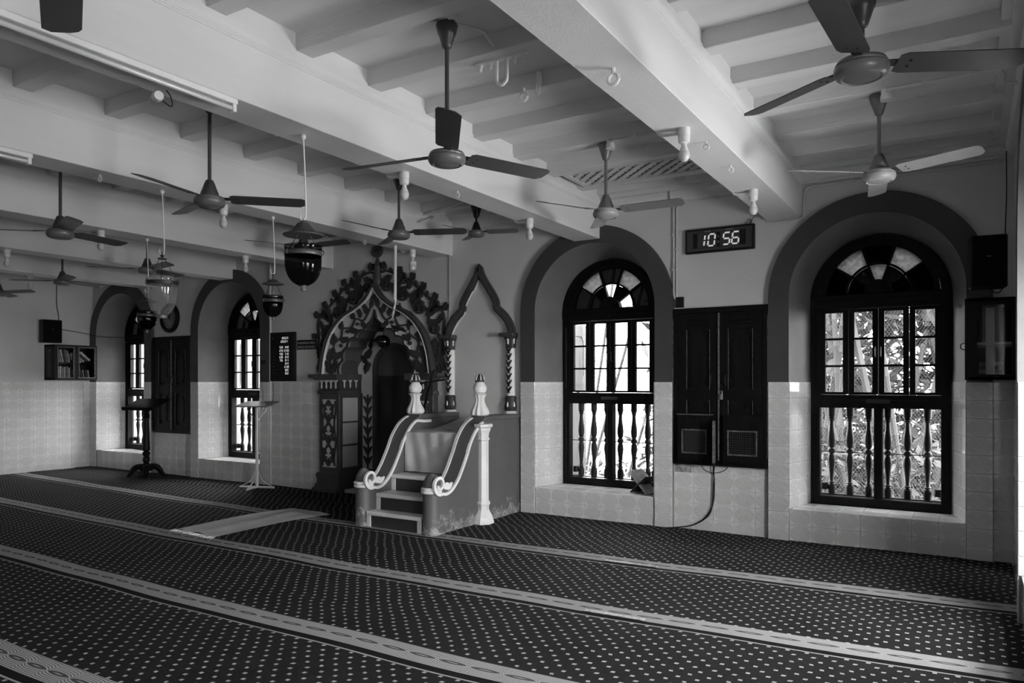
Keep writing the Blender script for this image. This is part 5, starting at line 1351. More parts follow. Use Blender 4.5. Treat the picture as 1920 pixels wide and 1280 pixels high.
# ================================================================== ceiling fans
def make_fan(label, loc, az, style, rod=0.62, bell='cone', blade_len=0.64, scale=1.0, loose_cup=None):
    """origin at the middle of the motor; rod, canopy and bell above, three blades"""
    f = thing('ceiling_fan', label, 'fan', loc, 'ceiling fans')
    OFF[f.as_pointer()] = Vector((0, 0, 0))
    mb_, mm = style[:2]; ms = style[2] if len(style) > 2 else mb_
    s = scale
    bm = bm_(); lathe(bm, [(0.0, -0.042 * s), (0.055 * s, -0.040 * s), (0.07 * s, -0.034 * s), (0.078 * s, -0.038 * s), (0.094 * s, -0.030 * s), (0.104 * s, -0.012 * s), (0.104 * s, 0.004 * s), (0.098 * s, 0.010 * s), (0.100 * s, 0.016 * s), (0.092 * s, 0.030 * s), (0.06 * s, 0.036 * s), (0.0, 0.036 * s)], (0, 0, 0), 28)
    mo = obj('motor', bm, mm, f, smooth=True)
    if bell == 'cone':
        bm = bm_(); lathe(bm, [(0.058 * s, 0.035 * s), (0.060 * s, 0.055 * s), (0.048 * s, 0.085 * s), (0.034 * s, 0.125 * s), (0.024 * s, 0.145 * s), (0.012 * s, 0.15 * s)], (0, 0, 0), 20); obj('bell', bm, ms, f, smooth=True)
    bm = bm_(); tube(bm, [(0, 0, 0.03), (0, 0, rod)], 0.0125, 10); obj('rod', bm, ms, f, smooth=True)
    z = rod if loose_cup is None else loose_cup
    bm = bm_(); lathe(bm, [(0.018, z - 0.135), (0.024, z - 0.13), (0.03, z - 0.115), (0.046, z - 0.065), (0.050, z - 0.06), (0.052, z - 0.05), (0.062, z - 0.012), (0.058, z - 0.002), (0.02, z)], (0, 0, 0), 20); obj('canopy', bm, ms, f, smooth=True)
    bm = bm_(); tube(bm, [(0, 0, rod - 0.01), (0, 0, rod + 0.06)], 0.006, 6); tube(bm, smooth_path([(0.01, 0, rod - 0.01), (0.03, 0.01, rod + 0.02), (0.05, 0.02, rod - 0.005)], 3), 0.003, 5); obj('hanger', bm, 'iron', f)
    for k in range(3):
        a = math.radians(az + 120 * k)
        T = Matrix.Rotation(a, 4, 'Z') @ Matrix.Translation((0, 0, 0.018 * s)) @ Matrix.Rotation(math.radians(-13), 4, 'X')
        r0, r1 = 0.135 * s, blade_len
        out = [(r0, -0.05 * s), (r0 + 0.025, -0.064 * s), (r1 - 0.03, -0.066 * s), (r1 - 0.008, -0.055 * s), (r1, -0.03 * s), (r1 - 0.006, 0.03 * s), (r1 - 0.04, 0.060 * s), (r0 + 0.03, 0.060 * s), (r0, 0.05 * s)]
        bm = bm_(); plate(bm, out, [], -0.002, 0.002, axis='z')
        bmesh.ops.transform(bm, matrix=T, verts=bm.verts)
        bl = obj('blade', bm, mb_, f)
        bm = bm_(); plate(bm, [(0.085 * s, -0.018), (r0 + 0.02, -0.022), (r0 + 0.07, -0.03), (r0 + 0.07, 0.03), (r0 + 0.02, 0.022), (0.085 * s, 0.018)], [], 0.0025, 0.006, axis='z')
        for px_, py_ in ((r0 + 0.05, -0.018), (r0 + 0.05, 0.018)): lathe(bm, [(0.0, -0.006), (0.005, -0.005), (0.005, 0.0)], (px_, py_, -0.001), 6)
        bmesh.ops.transform(bm, matrix=T, verts=bm.verts); obj('blade_iron', bm, 'iron', bl)
    return f
DARK, GREY, PALE, BLK = ('fan_dark', 'fan_mid', 'fan_dark'), ('fan_mid', 'fan_mid'), ('fan_pale', 'fan_pale'), ('fan_mid', 'fan_mid', 'fan_black')
make_fan('large dark fan in the middle bay with one blade standing up beside its rod', (-2.456, -3.889, 2.70), -52.5, DARK, 0.74, bell=None, blade_len=0.69)
make_fan('large dark fan at the top right corner, its cup slipped down the rod', (-0.375, -3.905, 2.73), 27, DARK, 0.70, bell=None, loose_cup=0.30)
make_fan('pale fan hanging in front of the arch of the rightmost window', (-0.52, -1.69, 2.84), -23, ('fan_pale', 'fan_pale', 'fan_mid'), 0.54)
make_fan('pale-motored fan hanging in front of the lattice ceiling vent', (-2.489, -1.715, 2.82), 2, ('fan_mid', 'fan_pale', 'fan_mid'), 0.56)
make_fan('dark long-rod fan left of the big dark glass lamp, bulb behind it', (-4.456, -3.92, 2.71), 44, DARK, 0.74)
make_fan('dark fan hanging over the white microphone pole before the mihrab', (-4.50, -1.875, 2.83), 25, DARK, 0.55)
make_fan('dark fan at the left edge of the picture with one blade turned up', (-6.434, -3.889, 2.70), -18, DARK, 0.74)
make_fan('dark fan partly hidden behind the clear glass bell lamp', (-8.37, -1.895, 2.80), -10, DARK, 0.58)
make_fan('dark fan above the bookcase and far loudspeaker', (-10.319, -1.863, 2.80), -18, DARK, 0.58)
make_fan('dark fan cut by the left edge, only one blade showing', (-12.16, -1.816, 2.77), 18, DARK, 0.60)
make_fan('dark fan mostly hidden behind the big dark glass lamp', (-6.383, -1.29, 2.975), 6, DARK, 0.42)
make_fan('small black-stemmed fan hung close to the ceiling above the pulpit', (-4.46, -0.667, 3.04), 20, BLK, 0.30, blade_len=0.46, scale=0.85)
make_fan('dark fan nearest the camera, one blade showing in the top left corner', (-2.20, -6.07, 2.70), math.degrees(math.atan2(0.463, -0.886)), DARK, 0.74)

# ================================================================== bulbs in ceramic holders under the beams
def make_bulb(label, loc, big=False, conduit=True):
    b = thing('light_bulb', label, 'light bulb', loc, 'bulbs under the beams')
    OFF[b.as_pointer()] = Vector((0, 0, 0))
    bm = bm_(); lathe(bm, [(0.036, 0.0), (0.037, -0.03), (0.037, -0.042), (0.034, -0.045), (0.034, -0.05), (0.037, -0.053), (0.032, -0.085), (0.018, -0.092), (0, -0.092)], (0, 0, 0), 16); obj('holder', bm, 'ceramic', b, smooth=True)
    if big:
        bm = bm_(); lathe(bm, [(0.016, -0.09), (0.018, -0.12), (0.03, -0.13), (0.043, -0.135), (0.043, -0.17)], (0, 0, 0), 18); obj('bulb_cap', bm, 'ceramic', b, smooth=True)
        bm = bm_(); lathe(bm, [(0.042, -0.168), (0.042, -0.215), (0.036, -0.235), (0.018, -0.245), (0, -0.246)], (0, 0, 0), 18); obj('bulb', bm, 'bulb', b, smooth=True)
    else:
        bm = bm_(); lathe(bm, [(0.014, -0.09), (0.015, -0.10), (0.021, -0.118), (0.029, -0.138)], (0, 0, 0), 16); obj('bulb_cap', bm, 'ceramic', b, smooth=True)
        bm = bm_(); lathe(bm, [(0.029, -0.138), (0.0335, -0.152), (0.034, -0.163), (0.031, -0.178), (0.022, -0.191), (0.01, -0.198), (0, -0.199)], (0, 0, 0), 16); obj('bulb', bm, 'bulb', b, smooth=True)
    if conduit:
        bm = bm_(); tube(bm, smooth_path([(-0.03, 0.0, -0.022), (-0.10, 0.0, -0.022), (-0.145, 0.0, -0.015), (-0.165, 0.0, 0.012), (-0.168, 0.0, 0.10)], 5), 0.010, 8); obj('conduit_elbow', bm, 'pipe', b, smooth=True)
    return b
BZ = BEAM_Z
for bx_, by_, lab, big in ((-1.46, -2.86, 'bulb under the right-hand beam, the one nearer the camera', False), (-1.46, -1.19, 'bulb under the right-hand beam, just above the digital clock', False),
                          (-3.49, -3.01, 'bulb under the middle beam, in front of the fan canopy', False), (-3.49, -1.21, 'bulb under the middle beam, near its end above the ogee arch', False),
                          (-5.45, -3.05, 'bulb seen just below the motor of the dark fan at left', False), (-5.45, -0.51, 'large jar-shaped bulb hanging right of the mihrab finial', True),
                          (-7.42, -2.99, 'bulb behind the blade of the fan at the left edge', False), (-9.40, -2.95, 'leftmost bulb at the very edge of the picture', False),
                          (-7.42, -1.24, 'bulb above the second window, left of the small dark lamp', False), (-11.28, -1.80, 'bulb above the bookcase beside the far fan', False), (-9.40, -1.21, 'bulb behind the rim of the clear glass lamp', False)):
    make_bulb(lab, (bx_, by_, BZ), big)

# tilted bulb holder under the middle beam
tb = thing('spot_holder', 'tilted bulb holder with bare wires under the beam beside the tube light end', 'light bulb', (-3.56, -4.86, BZ))
bm = bm_(); lathe(bm, [(0.026, 0), (0.028, 0.05), (0.022, 0.07), (0.0, 0.07)], (0, 0, 0), 14); Tm = Matrix.Translation((-3.58, -4.88, BZ - 0.045)) @ Matrix.Rotation(math.radians(100), 4, (0.4, 0.9, 0)); bmesh.ops.transform(bm, matrix=Tm, verts=bm.verts); obj('holder', bm, 'ceramic', tb, smooth=True)
bm = bm_(); lathe(bm, [(0.012, -0.07), (0.03, -0.05), (0.026, -0.02), (0.012, 0.0)], (0, 0, 0), 14); bmesh.ops.transform(bm, matrix=Tm, verts=bm.verts); obj('bulb', bm, 'glass_clear_lamp', tb, smooth=True)
bm = bm_(); tube(bm, smooth_path([(-3.56, -4.84, BZ), (-3.55, -4.82, BZ - 0.03), (-3.57, -4.80, BZ - 0.07), (-3.60, -4.82, BZ - 0.05), (-3.58, -4.86, BZ - 0.04)], 4), 0.003, 5); obj('wire', bm, 'cable', tb)

# tube light battens
def tube_light(label, x, y0, y1):
    t = thing('tube_light', label, 'tube light', (x, (y0 + y1) / 2, BZ), 'fluorescent battens')
    bm = bm_(); bbox(bm, x - 0.03, x + 0.03, y0, y1, BZ - 0.03, BZ, 0.004); obj('batten', bm, 'white', t)
    bm = bm_(); tube(bm, [(x + 0.012, y0 + 0.03, BZ - 0.052), (x + 0.012, y1 - 0.03, BZ - 0.052)], 0.013, 10); obj('tube', bm, 'bulb', t, smooth=True)
    for y in (y0 + 0.02, y1 - 0.02):
        bm = bm_(); bbox(bm, x - 0.012, x + 0.03, y - 0.012, y + 0.012, BZ - 0.072, BZ - 0.028, 0.004); obj('lamp_socket', bm, 'white', t)
tube_light('long white tube light batten under the beam at the top left', -3.375, -5.78, -4.56)
tube_light('white tube light batten whose end just enters at the left edge', -5.34, -5.85, -4.64)

# ================================================================== hanging glass lamps
def glass_lamp(name, label, hook, z_rim, z_bot, dia, mat, cap_z=None, cap_r=0.0, flat_base=False, cord_r=0.0045):
    x, y = hook
    L = thing(name, label, 'lamp', (x, y, z_bot), 'hanging glass lamps')
    R = dia / 2; H = z_rim - z_bot
    top = cap_z + 0.10 if cap_z else z_rim + 0.19
    bm = bm_(); tube(bm, smooth_path([(x, y, BZ + 0.005), (x + 0.012, y + 0.004, (BZ + top) / 2), (x + 0.012, y + 0.01, top + 0.03), (x + 0.005, y + 0.004, top - 0.005), (x - 0.012, y - 0.01, top), (x - 0.016, y - 0.012, top + 0.03)], 5), cord_r, 8); obj('hook_rod', bm, 'white', L, smooth=True)
    bm = bm_(); bmesh.ops.create_uvsphere(bm, u_segments=10, v_segments=6, radius=0.018, matrix=Matrix.Translation((x, y, BZ - 0.012))); obj('ceiling_eye', bm, 'white', L, smooth=True)
    pr = [(R * 1.03, H), (R * 1.0, H - 0.015), (R * 0.985, H - 0.05), (R * 0.99, H * 0.62), (R * 0.95, H * 0.45), (R * 0.82, H * 0.28), (R * 0.60, H * 0.15), (R * 0.32, H * 0.075), (R * 0.16, H * 0.05)]
    if flat_base: pr = [(R * 1.04, H), (R * 1.0, H - 0.02), (R * 0.985, H - 0.05), (R * 0.98, H * 0.72), (R * 0.90, H * 0.48), (R * 0.76, H * 0.30), (R * 0.52, H * 0.14), (R * 0.36, H * 0.09), (R * 0.30, H * 0.07)]
    bm = bm_(); lathe(bm, smooth_path(pr, 4), (x, y, z_bot), 48)
    for f_ in [f_ for f_ in bm.faces if len(f_.verts) > 4]: bm.faces.remove(f_)
    obj('glass_bowl', bm, mat, L, smooth=True, angle=80)
    bm = bm_(); strip_r = [(R * 1.01, H - 0.062), (R * 1.025, H - 0.06), (R * 1.025, H - 0.036), (R * 1.01, H - 0.034)]
    lathe(bm, strip_r, (x, y, z_bot), 32)
    for f_ in [f_ for f_ in bm.faces if len(f_.verts) > 4]: bm.faces.remove(f_)
    obj('rim_band', bm, 'iron' if flat_base else 'fan_dark', L, smooth=True)
    bm = bm_()
    if flat_base: lathe(bm, [(0.0, 0.0), (R * 0.30, 0.0), (R * 0.32, H * 0.03), (R * 0.30, H * 0.08), (0, H * 0.08)], (x, y, z_bot), 18)
    else: lathe(bm, [(0.0, -0.02), (R * 0.12, -0.016), (R * 0.15, -0.006), (R * 0.10, 0.004), (R * 0.20, 0.010), (R * 0.20, 0.02), (R * 0.10, 0.03), (0, 0.03)], (x, y, z_bot), 16)
    obj('bottom_knob', bm, 'fan_mid', L, smooth=True)
    apex = (x, y, top - 0.02)
    for k in range(3):
        a = 2 * PI * k / 3 + 0.5
        e = Vector((x + R * 1.05 * math.cos(a), y + R * 1.05 * math.sin(a), z_rim - 0.045)); s_ = Vector((x + (cap_r * 0.35 if cap_z else 0.02) * math.cos(a), y + (cap_r * 0.35 if cap_z else 0.02) * math.sin(a), cap_z - 0.005 if cap_z else top - 0.045))
        bm = bm_(); n = 14
        for i in range(n):        # chain of small links
            p, q = s_.lerp(e, i / n), s_.lerp(e, (i + 0.8) / n); tube(bm, [p, (p + q) / 2, q], [0.002, 0.0042, 0.002], 5)
        ch = obj('chain', bm, 'iron', L)
        bm = bm_(); tube(bm, smooth_path([(e.x, e.y, e.z + 0.02), (e.x + 0.012 * math.cos(a), e.y + 0.012 * math.sin(a), e.z + 0.005), (e.x + 0.005 * math.cos(a), e.y + 0.005 * math.sin(a), e.z - 0.015)], 3), 0.004, 6); obj('chain_hook', bm, 'iron', ch)
    hk = 1.0 if cap_r > 0.11 else 0.5
    if cap_z:
        bm = bm_(); lathe(bm, [(0.012, 0.085 * hk), (0.02, 0.078 * hk), (0.035, 0.07 * hk), (cap_r * 0.45, 0.046 * hk), (cap_r * 0.62, 0.022 * hk), (cap_r * 0.85, 0.008 * hk), (cap_r, 0.0), (cap_r * 0.98, -0.006), (cap_r * 0.8, 0.0)], (x, y, cap_z), 26); obj('smoke_cap', bm, 'fan_dark', L, smooth=True)
        bm = bm_(); tube(bm, [(x, y, cap_z + 0.08 * hk), (x, y, top)], 0.005, 6); obj('cap_stem', bm, 'iron', L)
    else:
        bm = bm_(); lathe(bm, [(0.006, -0.05), (0.034, -0.05), (0.034, -0.042), (0.008, -0.036), (0.016, -0.02), (0.006, -0.012), (0.004, 0.01)], (x, y, top), 12); obj('crown', bm, 'iron', L, smooth=True)
    return L
glass_lamp('bell_lamp', 'large dark glass bell lamp with smoke cap, nearest of the hanging lamps', (-3.49, -3.97), 2.305, 2.045, 0.222, 'glass_smoke', cap_z=2.372, cap_r=0.122)
glass_lamp('bell_lamp', 'clear glass bell lamp with dark iron band, hanging before the round clock', (-5.45, -3.62), 2.30, 1.975, 0.235, 'glass_clear_lamp', flat_base=True)
glass_lamp('bell_lamp', 'small dark glass lamp with flat cap, left of the prayer-time board', (-5.45, -2.52), 2.262, 2.055, 0.178, 'glass_smoke', cap_z=2.37, cap_r=0.10)
glass_lamp('bell_lamp', 'small dark glass lamp half hidden behind the clear glass lamp', (-7.42, -2.50), 2.222, 2.01, 0.19, 'glass_smoke', cap_z=2.32, cap_r=0.10)
gb = thing('globe_lamp', 'small black glass globe hanging inside the mihrab arch', 'lamp', (-6.44, 0.12, 1.90))
bm = bm_(); bmesh.ops.create_uvsphere(bm, u_segments=24, v_segments=16, radius=0.085, matrix=Matrix.Translation((-6.44, 0.12, 1.99))); obj('globe', bm, plain('black_mirror_glass', 0.004, 0.05, 0.7, 0.0), gb, smooth=True)
bm = bm_(); tube(bm, [(-6.44, 0.12, 2.07), (-6.445, 0.12, 2.24)], 0.004, 6); obj('cord', bm, 'cable', gb)

# ================================================================== microphone pole
mp_ = thing('microphone_pole', 'white pole hanging from the beam with a black microphone before the mihrab', 'microphone', (-5.45, -0.81, BZ))
bm = bm_(); tube(bm, [(-5.45, -0.81, BZ + 0.01), (-5.455, -0.81, 2.36)], 0.017, 10); tube(bm, [(-5.455, -0.81, 2.36), (-5.50, -0.80, 2.16)], 0.012, 8); obj('pole', bm, 'white', mp_, smooth=True)
bm = bm_(); tube(bm, smooth_path([(-5.455, -0.83, 2.38), (-5.44, -0.84, 2.33), (-5.47, -0.83, 2.29), (-5.43, -0.84, 2.25), (-5.49, -0.82, 2.13), (-5.50, -0.80, 2.05)], 4), 0.004, 5); obj('tie_wire', bm, 'cable', mp_)
bm = bm_(); tube(bm, [(-5.52, -0.80, 2.10), (-5.36, -0.74, 2.035)], [0.012, 0.016], 10); mc = obj('microphone_body', bm, 'black', mp_, smooth=True)
bm = bm_(); bmesh.ops.create_uvsphere(bm, u_segments=14, v_segments=8, radius=0.024, matrix=Matrix.Translation((-5.345, -0.735, 2.03))); obj('microphone_head', bm, 'fan_mid', mc, smooth=True)
# black tripod stand leaning behind the pulpit
tp = thing('tripod_stand', 'folded black microphone stand leaning between the mihrab and the pulpit', 'stand', (-5.43, -0.25, 1.09))
bm = bm_(); tube(bm, [(-5.46, -0.30, 1.12), (-5.40, -0.16, 1.62)], 0.012, 8); obj('tube', bm, 'black', tp, smooth=True)
bm = bm_(); tube(bm, [(-5.50, -0.26, 1.12), (-5.42, -0.18, 1.60)], 0.010, 8); obj('leg', bm, 'black', tp, smooth=True)
bm = bm_(); tube(bm, [(-5.62, -0.30, 1.44), (-5.26, -0.14, 1.50)], 0.010, 8); obj('boom', bm, 'black', tp, smooth=True)

# ================================================================== conduits, boxes, hooks
def pipe(label, pts, r=0.011, mat='pipe', cat='pipe', group='white conduits', clips=()):
    bm = bm_(); tube(bm, pts, r, 8)
    base = pts[0]
    o = mono('conduit', bm, mat, label, cat, group, smooth=True, base=base)
    for p in clips:
        bm = bm_(); bmesh.ops.create_cube(bm, size=1, matrix=Matrix.Translation(Vector(p) - Vector(base)) @ Matrix.Diagonal((0.03, 0.03, 0.022, 1))); obj('clip', bm, mat, None).parent = o
    return o
wy = BW - 0.014
pipe('white conduit dropping beside the third window to the small black switch box', [(-3.30, BW - 0.08, 3.40), (-2.62, BW - 0.08, 3.40), (-2.56, BW - 0.08, 3.38), (-2.555, BW - 0.06, 3.28), (-2.545, wy, 3.25), (-2.545, wy, 2.36), (-2.535, wy, 2.31), (-2.50, wy, 2.29)], clips=[(-2.545, wy, 2.95), (-2.545, wy, 2.6)])
pipe('white conduit bending from the wall towards the bulb above the digital clock', [(-2.515, wy, 2.30), (-2.515, wy, 3.20), (-2.50, wy, 3.26), (-2.44, wy, 3.275), (-1.64, wy, 3.275)], clips=[(-2.515, wy, 2.8), (-2.1, wy, 3.275)])
pipe('white conduit passing under the end of the right-hand beam', [(-1.66, wy, 3.02), (-1.63, wy, 2.975), (-1.58, wy, 2.96), (-1.36, wy, 2.965), (-1.315, wy, 2.98), (-1.30, wy, 3.02), (-1.30, wy, 3.20), (-1.28, wy, 3.25), (-1.22, wy, 3.262), (0.22, wy, 3.262)], clips=[(-1.45, wy, 2.962), (-0.9, wy, 3.262), (-0.3, wy, 3.262)])
pipe('white conduit along the joist from the pale fan to the right wall', [(-0.47, -1.80, 3.37), (0.10, -1.80, 3.37), (0.155, -1.80, 3.36), (0.17, -1.80, 3.33), (0.175, -1.80, 3.27), (0.24, -1.80, 3.265)], clips=[(-0.25, -1.80, 3.37), (0.0, -1.80, 3.37)])
pipe('white conduit along the joist beside the fan near the lattice vent', [(-2.42, -1.81, 3.36), (-1.65, -1.81, 3.36)], clips=[(-2.2, -1.81, 3.36), (-1.9, -1.81, 3.36)])
pipe('bent white conduit beside the cup of the large middle fan', [(-2.62, -4.06, 3.47), (-2.40, -3.72, 3.47), (-2.36, -3.66, 3.46), (-2.34, -3.60, 3.40)])
pipe('white conduit leaving the junction box of the large middle fan', [(-2.36, -3.98, 3.47), (-1.65, -3.95, 3.47)], 0.007)
pipe('thin white conduit on the wall right of the mihrab crest', [(-5.335, wy, 3.25), (-5.335, wy, 1.58)], 0.006)
pipe('thick white conduit running down the wall beside the prayer-time board', [(-8.475, wy - 0.012, 3.25), (-8.475, wy - 0.012, 0.02)], 0.017)
pipe('bent white conduit on the ceiling beside the small fan over the pulpit', [(-5.27, -0.55, 3.36), (-4.55, -0.67, 3.40)], 0.010)
pipe('short hooked conduit below the moulding of the third beam', [(-5.285, -0.55, 3.40), (-5.285, -0.55, 3.29), (-5.25, -0.62, 3.26), (-5.24, -0.55, 3.29), (-5.22, -0.42, 3.35)], 0.012)
def jbox(label, c):
    bm = bm_(); lathe(bm, [(0.0, 0), (0.036, 0.0), (0.038, 0.03), (0.032, 0.04), (0.032, 0.07), (0, 0.07)], (c[0], c[1], c[2] - 0.07), 16)
    mono('junction_box', bm, 'ceramic', label, 'junction box', 'ceiling junction boxes', smooth=True, base=c)
jbox('round white junction box beside the cup of the large middle fan', (-2.36, -3.98, CEIL))
jbox('round white junction box beside the canopy of the pale right fan', (-0.47, -1.76, JOIST_Z))
jbox('round white junction box beside the fan near the lattice vent', (-2.42, -1.78, JOIST_Z))
sb = thing('switch_box', 'small black switch box above the left corner of the right cupboard', 'switch', (-2.49, BW, 2.22))
bm = bm_(); bbox(bm, -2.52, -2.44, BW - 0.03, BW, 2.215, 2.32, 0.004); obj('box', bm, 'black', sb)
sb2 = thing('socket_box', 'small black socket box on the wall left of the prayer-time board', 'switch', (-8.56, 0.0, 1.74))
bm = bm_(); bbox(bm, -8.60, -8.52, -0.035, 0.0, 1.72, 1.78, 0.004); obj('box', bm, 'black', sb2)
bm = bm_(); tube(bm, smooth_path([(-8.59, -0.012, 1.72), (-8.60, -0.02, 1.5), (-8.57, -0.02, 1.3), (-8.55, -0.03, 1.22)], 5), 0.003, 5); obj('wire', bm, 'cable', sb2)
bm = bm_(); tube(bm, smooth_path([(-8.43, BW - 0.02, 1.47), (-8.42, BW - 0.02, 1.30), (-8.44, BW - 0.03, 1.12), (-8.40, BW - 0.06, 1.22)], 5), 0.003, 5); mono('board_wire', bm, 'cable', 'thin dark wire trailing below the prayer-time board down the tiles', 'cable', base=(-8.43, BW - 0.02, 1.47))
bm = bm_(); tube(bm, smooth_path([(LW + 0.02, -0.55, 3.25), (LW + 0.02, -0.56, 2.8), (LW + 0.02, -0.53, 2.6), (LW + 0.025, -0.52, 2.4), (LW + 0.02, -0.48, 2.25), (LW + 0.02, -0.55, 2.12)], 6), 0.005, 5); mono('speaker_wire', bm, 'cable', 'dark wire hanging down the far left wall behind the loudspeaker', 'cable', base=(LW + 0.02, -0.55, 2.12))
bm = bm_(); tube(bm, smooth_path([(LW + 0.1, -0.58, 2.36), (LW + 0.4, -0.35, 2.29), (-12.55, -0.08, 2.24), (-12.3, 0.15, 2.23), (-12.02, 0.42, 2.235)], 6), 0.005, 5); mono('sagging_wire', bm, 'cable', 'dark wire sagging from the far loudspeaker across to the first window', 'cable', base=(-12.6, -0.08, 2.24))
bm = bm_(); tube(bm, smooth_path([(0.235, -0.30, 3.25), (0.235, -0.32, 2.9), (0.225, -0.40, 2.62), (0.232, -0.5, 2.4), (0.2, -0.6, 2.17), (0.16, -0.62, 2.13), (0.11, -0.62, 2.165)], 6), 0.004, 5); mono('speaker_wire', bm, 'cable', 'dark wire hanging down the right wall beside the right loudspeaker', 'cable', base=(0.23, -0.4, 2.2))
def eye_hook(label, c, big=False):
    k = 1.6 if big else 1.0
    bm = bm_(); tube(bm, [(c[0], c[1], c[2] + 0.004), (c[0], c[1], c[2] - 0.018 * k)], 0.006 * k, 6)
    tube(bm, [(c[0] + 0.017 * k * math.cos(t), c[1], c[2] - 0.033 * k + 0.017 * k * math.sin(t)) for t in [2 * PI * i / 14 for i in range(15)]], 0.0055 * k, 6, cap=False)
    mono('eye_hook', bm, 'white', label, 'hook', 'painted eye hooks', smooth=True, base=c)
eye_hook('large white eye hook under the right-hand beam, farthest from the wall', (-1.47, -3.875, BZ), True)
eye_hook('small white eye hook under the right-hand beam right of the nearer bulb', (-1.42, -2.55, BZ))
eye_hook('small white hook under the right-hand beam between its two bulbs', (-1.43, -1.95, BZ))
eye_hook('small white eye hook under the middle beam right of its nearer bulb', (-3.47, -2.38, BZ))
eye_hook('small white eye hook under the third beam above the fan at the left edge', (-5.42, -4.13, BZ))
eye_hook('small white hook under the third beam left of the mihrab finial', (-5.50, -1.25, BZ))
eye_hook('large white ring hook under the joist behind the large middle fan', (-2.48, -3.02, JOIST_Z), True)
uh = thing('shackle_bar', 'long white U-shaped bar bolted to the ceiling right of the large middle fan', 'hook', (-2.36, -3.475, JOIST_Z))
bm = bm_(); tube(bm, smooth_path([(-2.395, -3.475, JOIST_Z), (-2.395, -3.475, 3.26), (-2.38, -3.475, 3.235), (-2.36, -3.475, 3.225), (-2.34, -3.475, 3.235), (-2.325, -3.475, 3.26), (-2.325, -3.475, JOIST_Z)], 4), 0.010, 8); obj('u_bar', bm, 'white', uh, smooth=True)
bm = bm_(); box(bm, -2.54, -2.18, -3.49, -3.46, JOIST_Z - 0.008, JOIST_Z)
for x in (-2.51, -2.44, -2.27, -2.21): lathe(bm, [(0.0, -0.04), (0.008, -0.04), (0.008, -0.02), (0.014, -0.018), (0.014, 0.0)], (x, -3.475, JOIST_Z - 0.008), 8)
obj('bolted_plate', bm, 'white', uh)
lk = thing('chain_link', 'white chain link hanging from a joist plate beside the ring hook', 'hook', (-2.38, -3.0, JOIST_Z))
bm = bm_(); box(bm, -2.395, -2.365, -3.004, -2.982, 3.39, 3.48); obj('joist_plate', bm, 'white', lk)
bm = bm_(); tube(bm, [(-2.38 + 0.014 * math.cos(t), -3.01, 3.36 + 0.036 * math.sin(t)) for t in [2 * PI * i / 16 for i in range(17)]], 0.005, 6, cap=False); obj('link', bm, 'white', lk, smooth=True)

# tape patches shining on the carpet borders
for lab, x0, x1, y0 in (('clear tape glinting on the carpet border right of the pulpit', -2.55, -2.10, -1.600), ('clear tape glinting on the second carpet border at right', -2.10, -1.70, -2.905), ('clear tape glinting on the carpet border below the white cloth', -5.45, -5.10, -2.905)):
    bm = bm_(); n = 12
    A = [(x0 + (x1 - x0) * i / n, y0 + bow(x0 + (x1 - x0) * i / n)) for i in range(n + 1)]
    v0 = [bm.verts.new((x, y - 0.02, 0.0135 + 0.002 * (i % 2))) for i, (x, y) in enumerate(A)]; v1 = [bm.verts.new((x, y + 0.02, 0.0135 + 0.002 * ((i + 1) % 2))) for i, (x, y) in enumerate(A)]
    for i in range(n): face(bm, [v0[i], v0[i + 1], v1[i + 1], v1[i]])
    bmesh.ops.solidify(bm, geom=bm.faces[:], thickness=0.001)
    mono('tape_strip', bm, plain('shiny_tape', 0.45, 0.4, 0.5, 0.6, 60), lab, 'tape', 'tape on the carpet borders', base=(x0, y0, 0.0135))

# ================================================================== outside
bm = bm_(); box(bm, -40, 30, -35, 40, -0.6, -0.35)
gm, ns, ls, b_ = new_mat('dry_leaf_ground'); tc = ns.new('ShaderNodeTexCoord')
ls.new(ramp2(ns, ls, noise(ns, ls, tc.outputs['Object'], 9, 8, 0.75), 0.04, 0.30, 0.35, 0.65), b_.inputs['Base Color']); b_.inputs['Roughness'].default_value = 1.0
gr = obj('ground', bm, gm, kind='structure')
# diamond wire mesh outside the two right windows
for xc, lab in ((WIN_X[3], 'diamond wire mesh stretched outside the rightmost window'), (WIN_X[2], 'diamond wire mesh stretched outside the window right of the pulpit')):
    bm = bm_(); x0, x1, z0, z1 = xc - 1.0, xc + 0.62, -0.36, 2.4
    for sg in (1, -1):
        c = -4.0
        while c < 4.0:
            pts = []
            for x in (x0, x1):
                z = z0 + (x - x0) * sg * 1.5 + c
                pts.append((x, z))
            (xa, za), (xb, zb) = pts
            def clipz(xa, za, xb, zb):
                t0, t1 = 0.0, 1.0; dz = zb - za
                for lim, s in ((z0, 1), (z1, -1)):
                    fa = s * (za - lim); fb = s * (zb - lim)
                    if fa < 0 and fb < 0: return None
                    if fa < 0: t0 = max(t0, fa / (fa - fb))
                    if fb < 0: t1 = min(t1, fa / (fa - fb))
                if t1 - t0 < 0.01: return None
                return (xa + (xb - xa) * t0, za + dz * t0, xa + (xb - xa) * t1, za + dz * t1)
            r = clipz(xa, za, xb, zb)
            if r: tube(bm, [(r[0], 0.95, r[1]), (r[2], 0.95, r[3])], 0.0011, 3, cap=False)
            c += 0.045
    o = mono('wire_fence', bm, 'wire', lab, 'fence', 'window wire meshes', base=(xc, 0.95, -0.36)); o['kind'] = 'stuff'
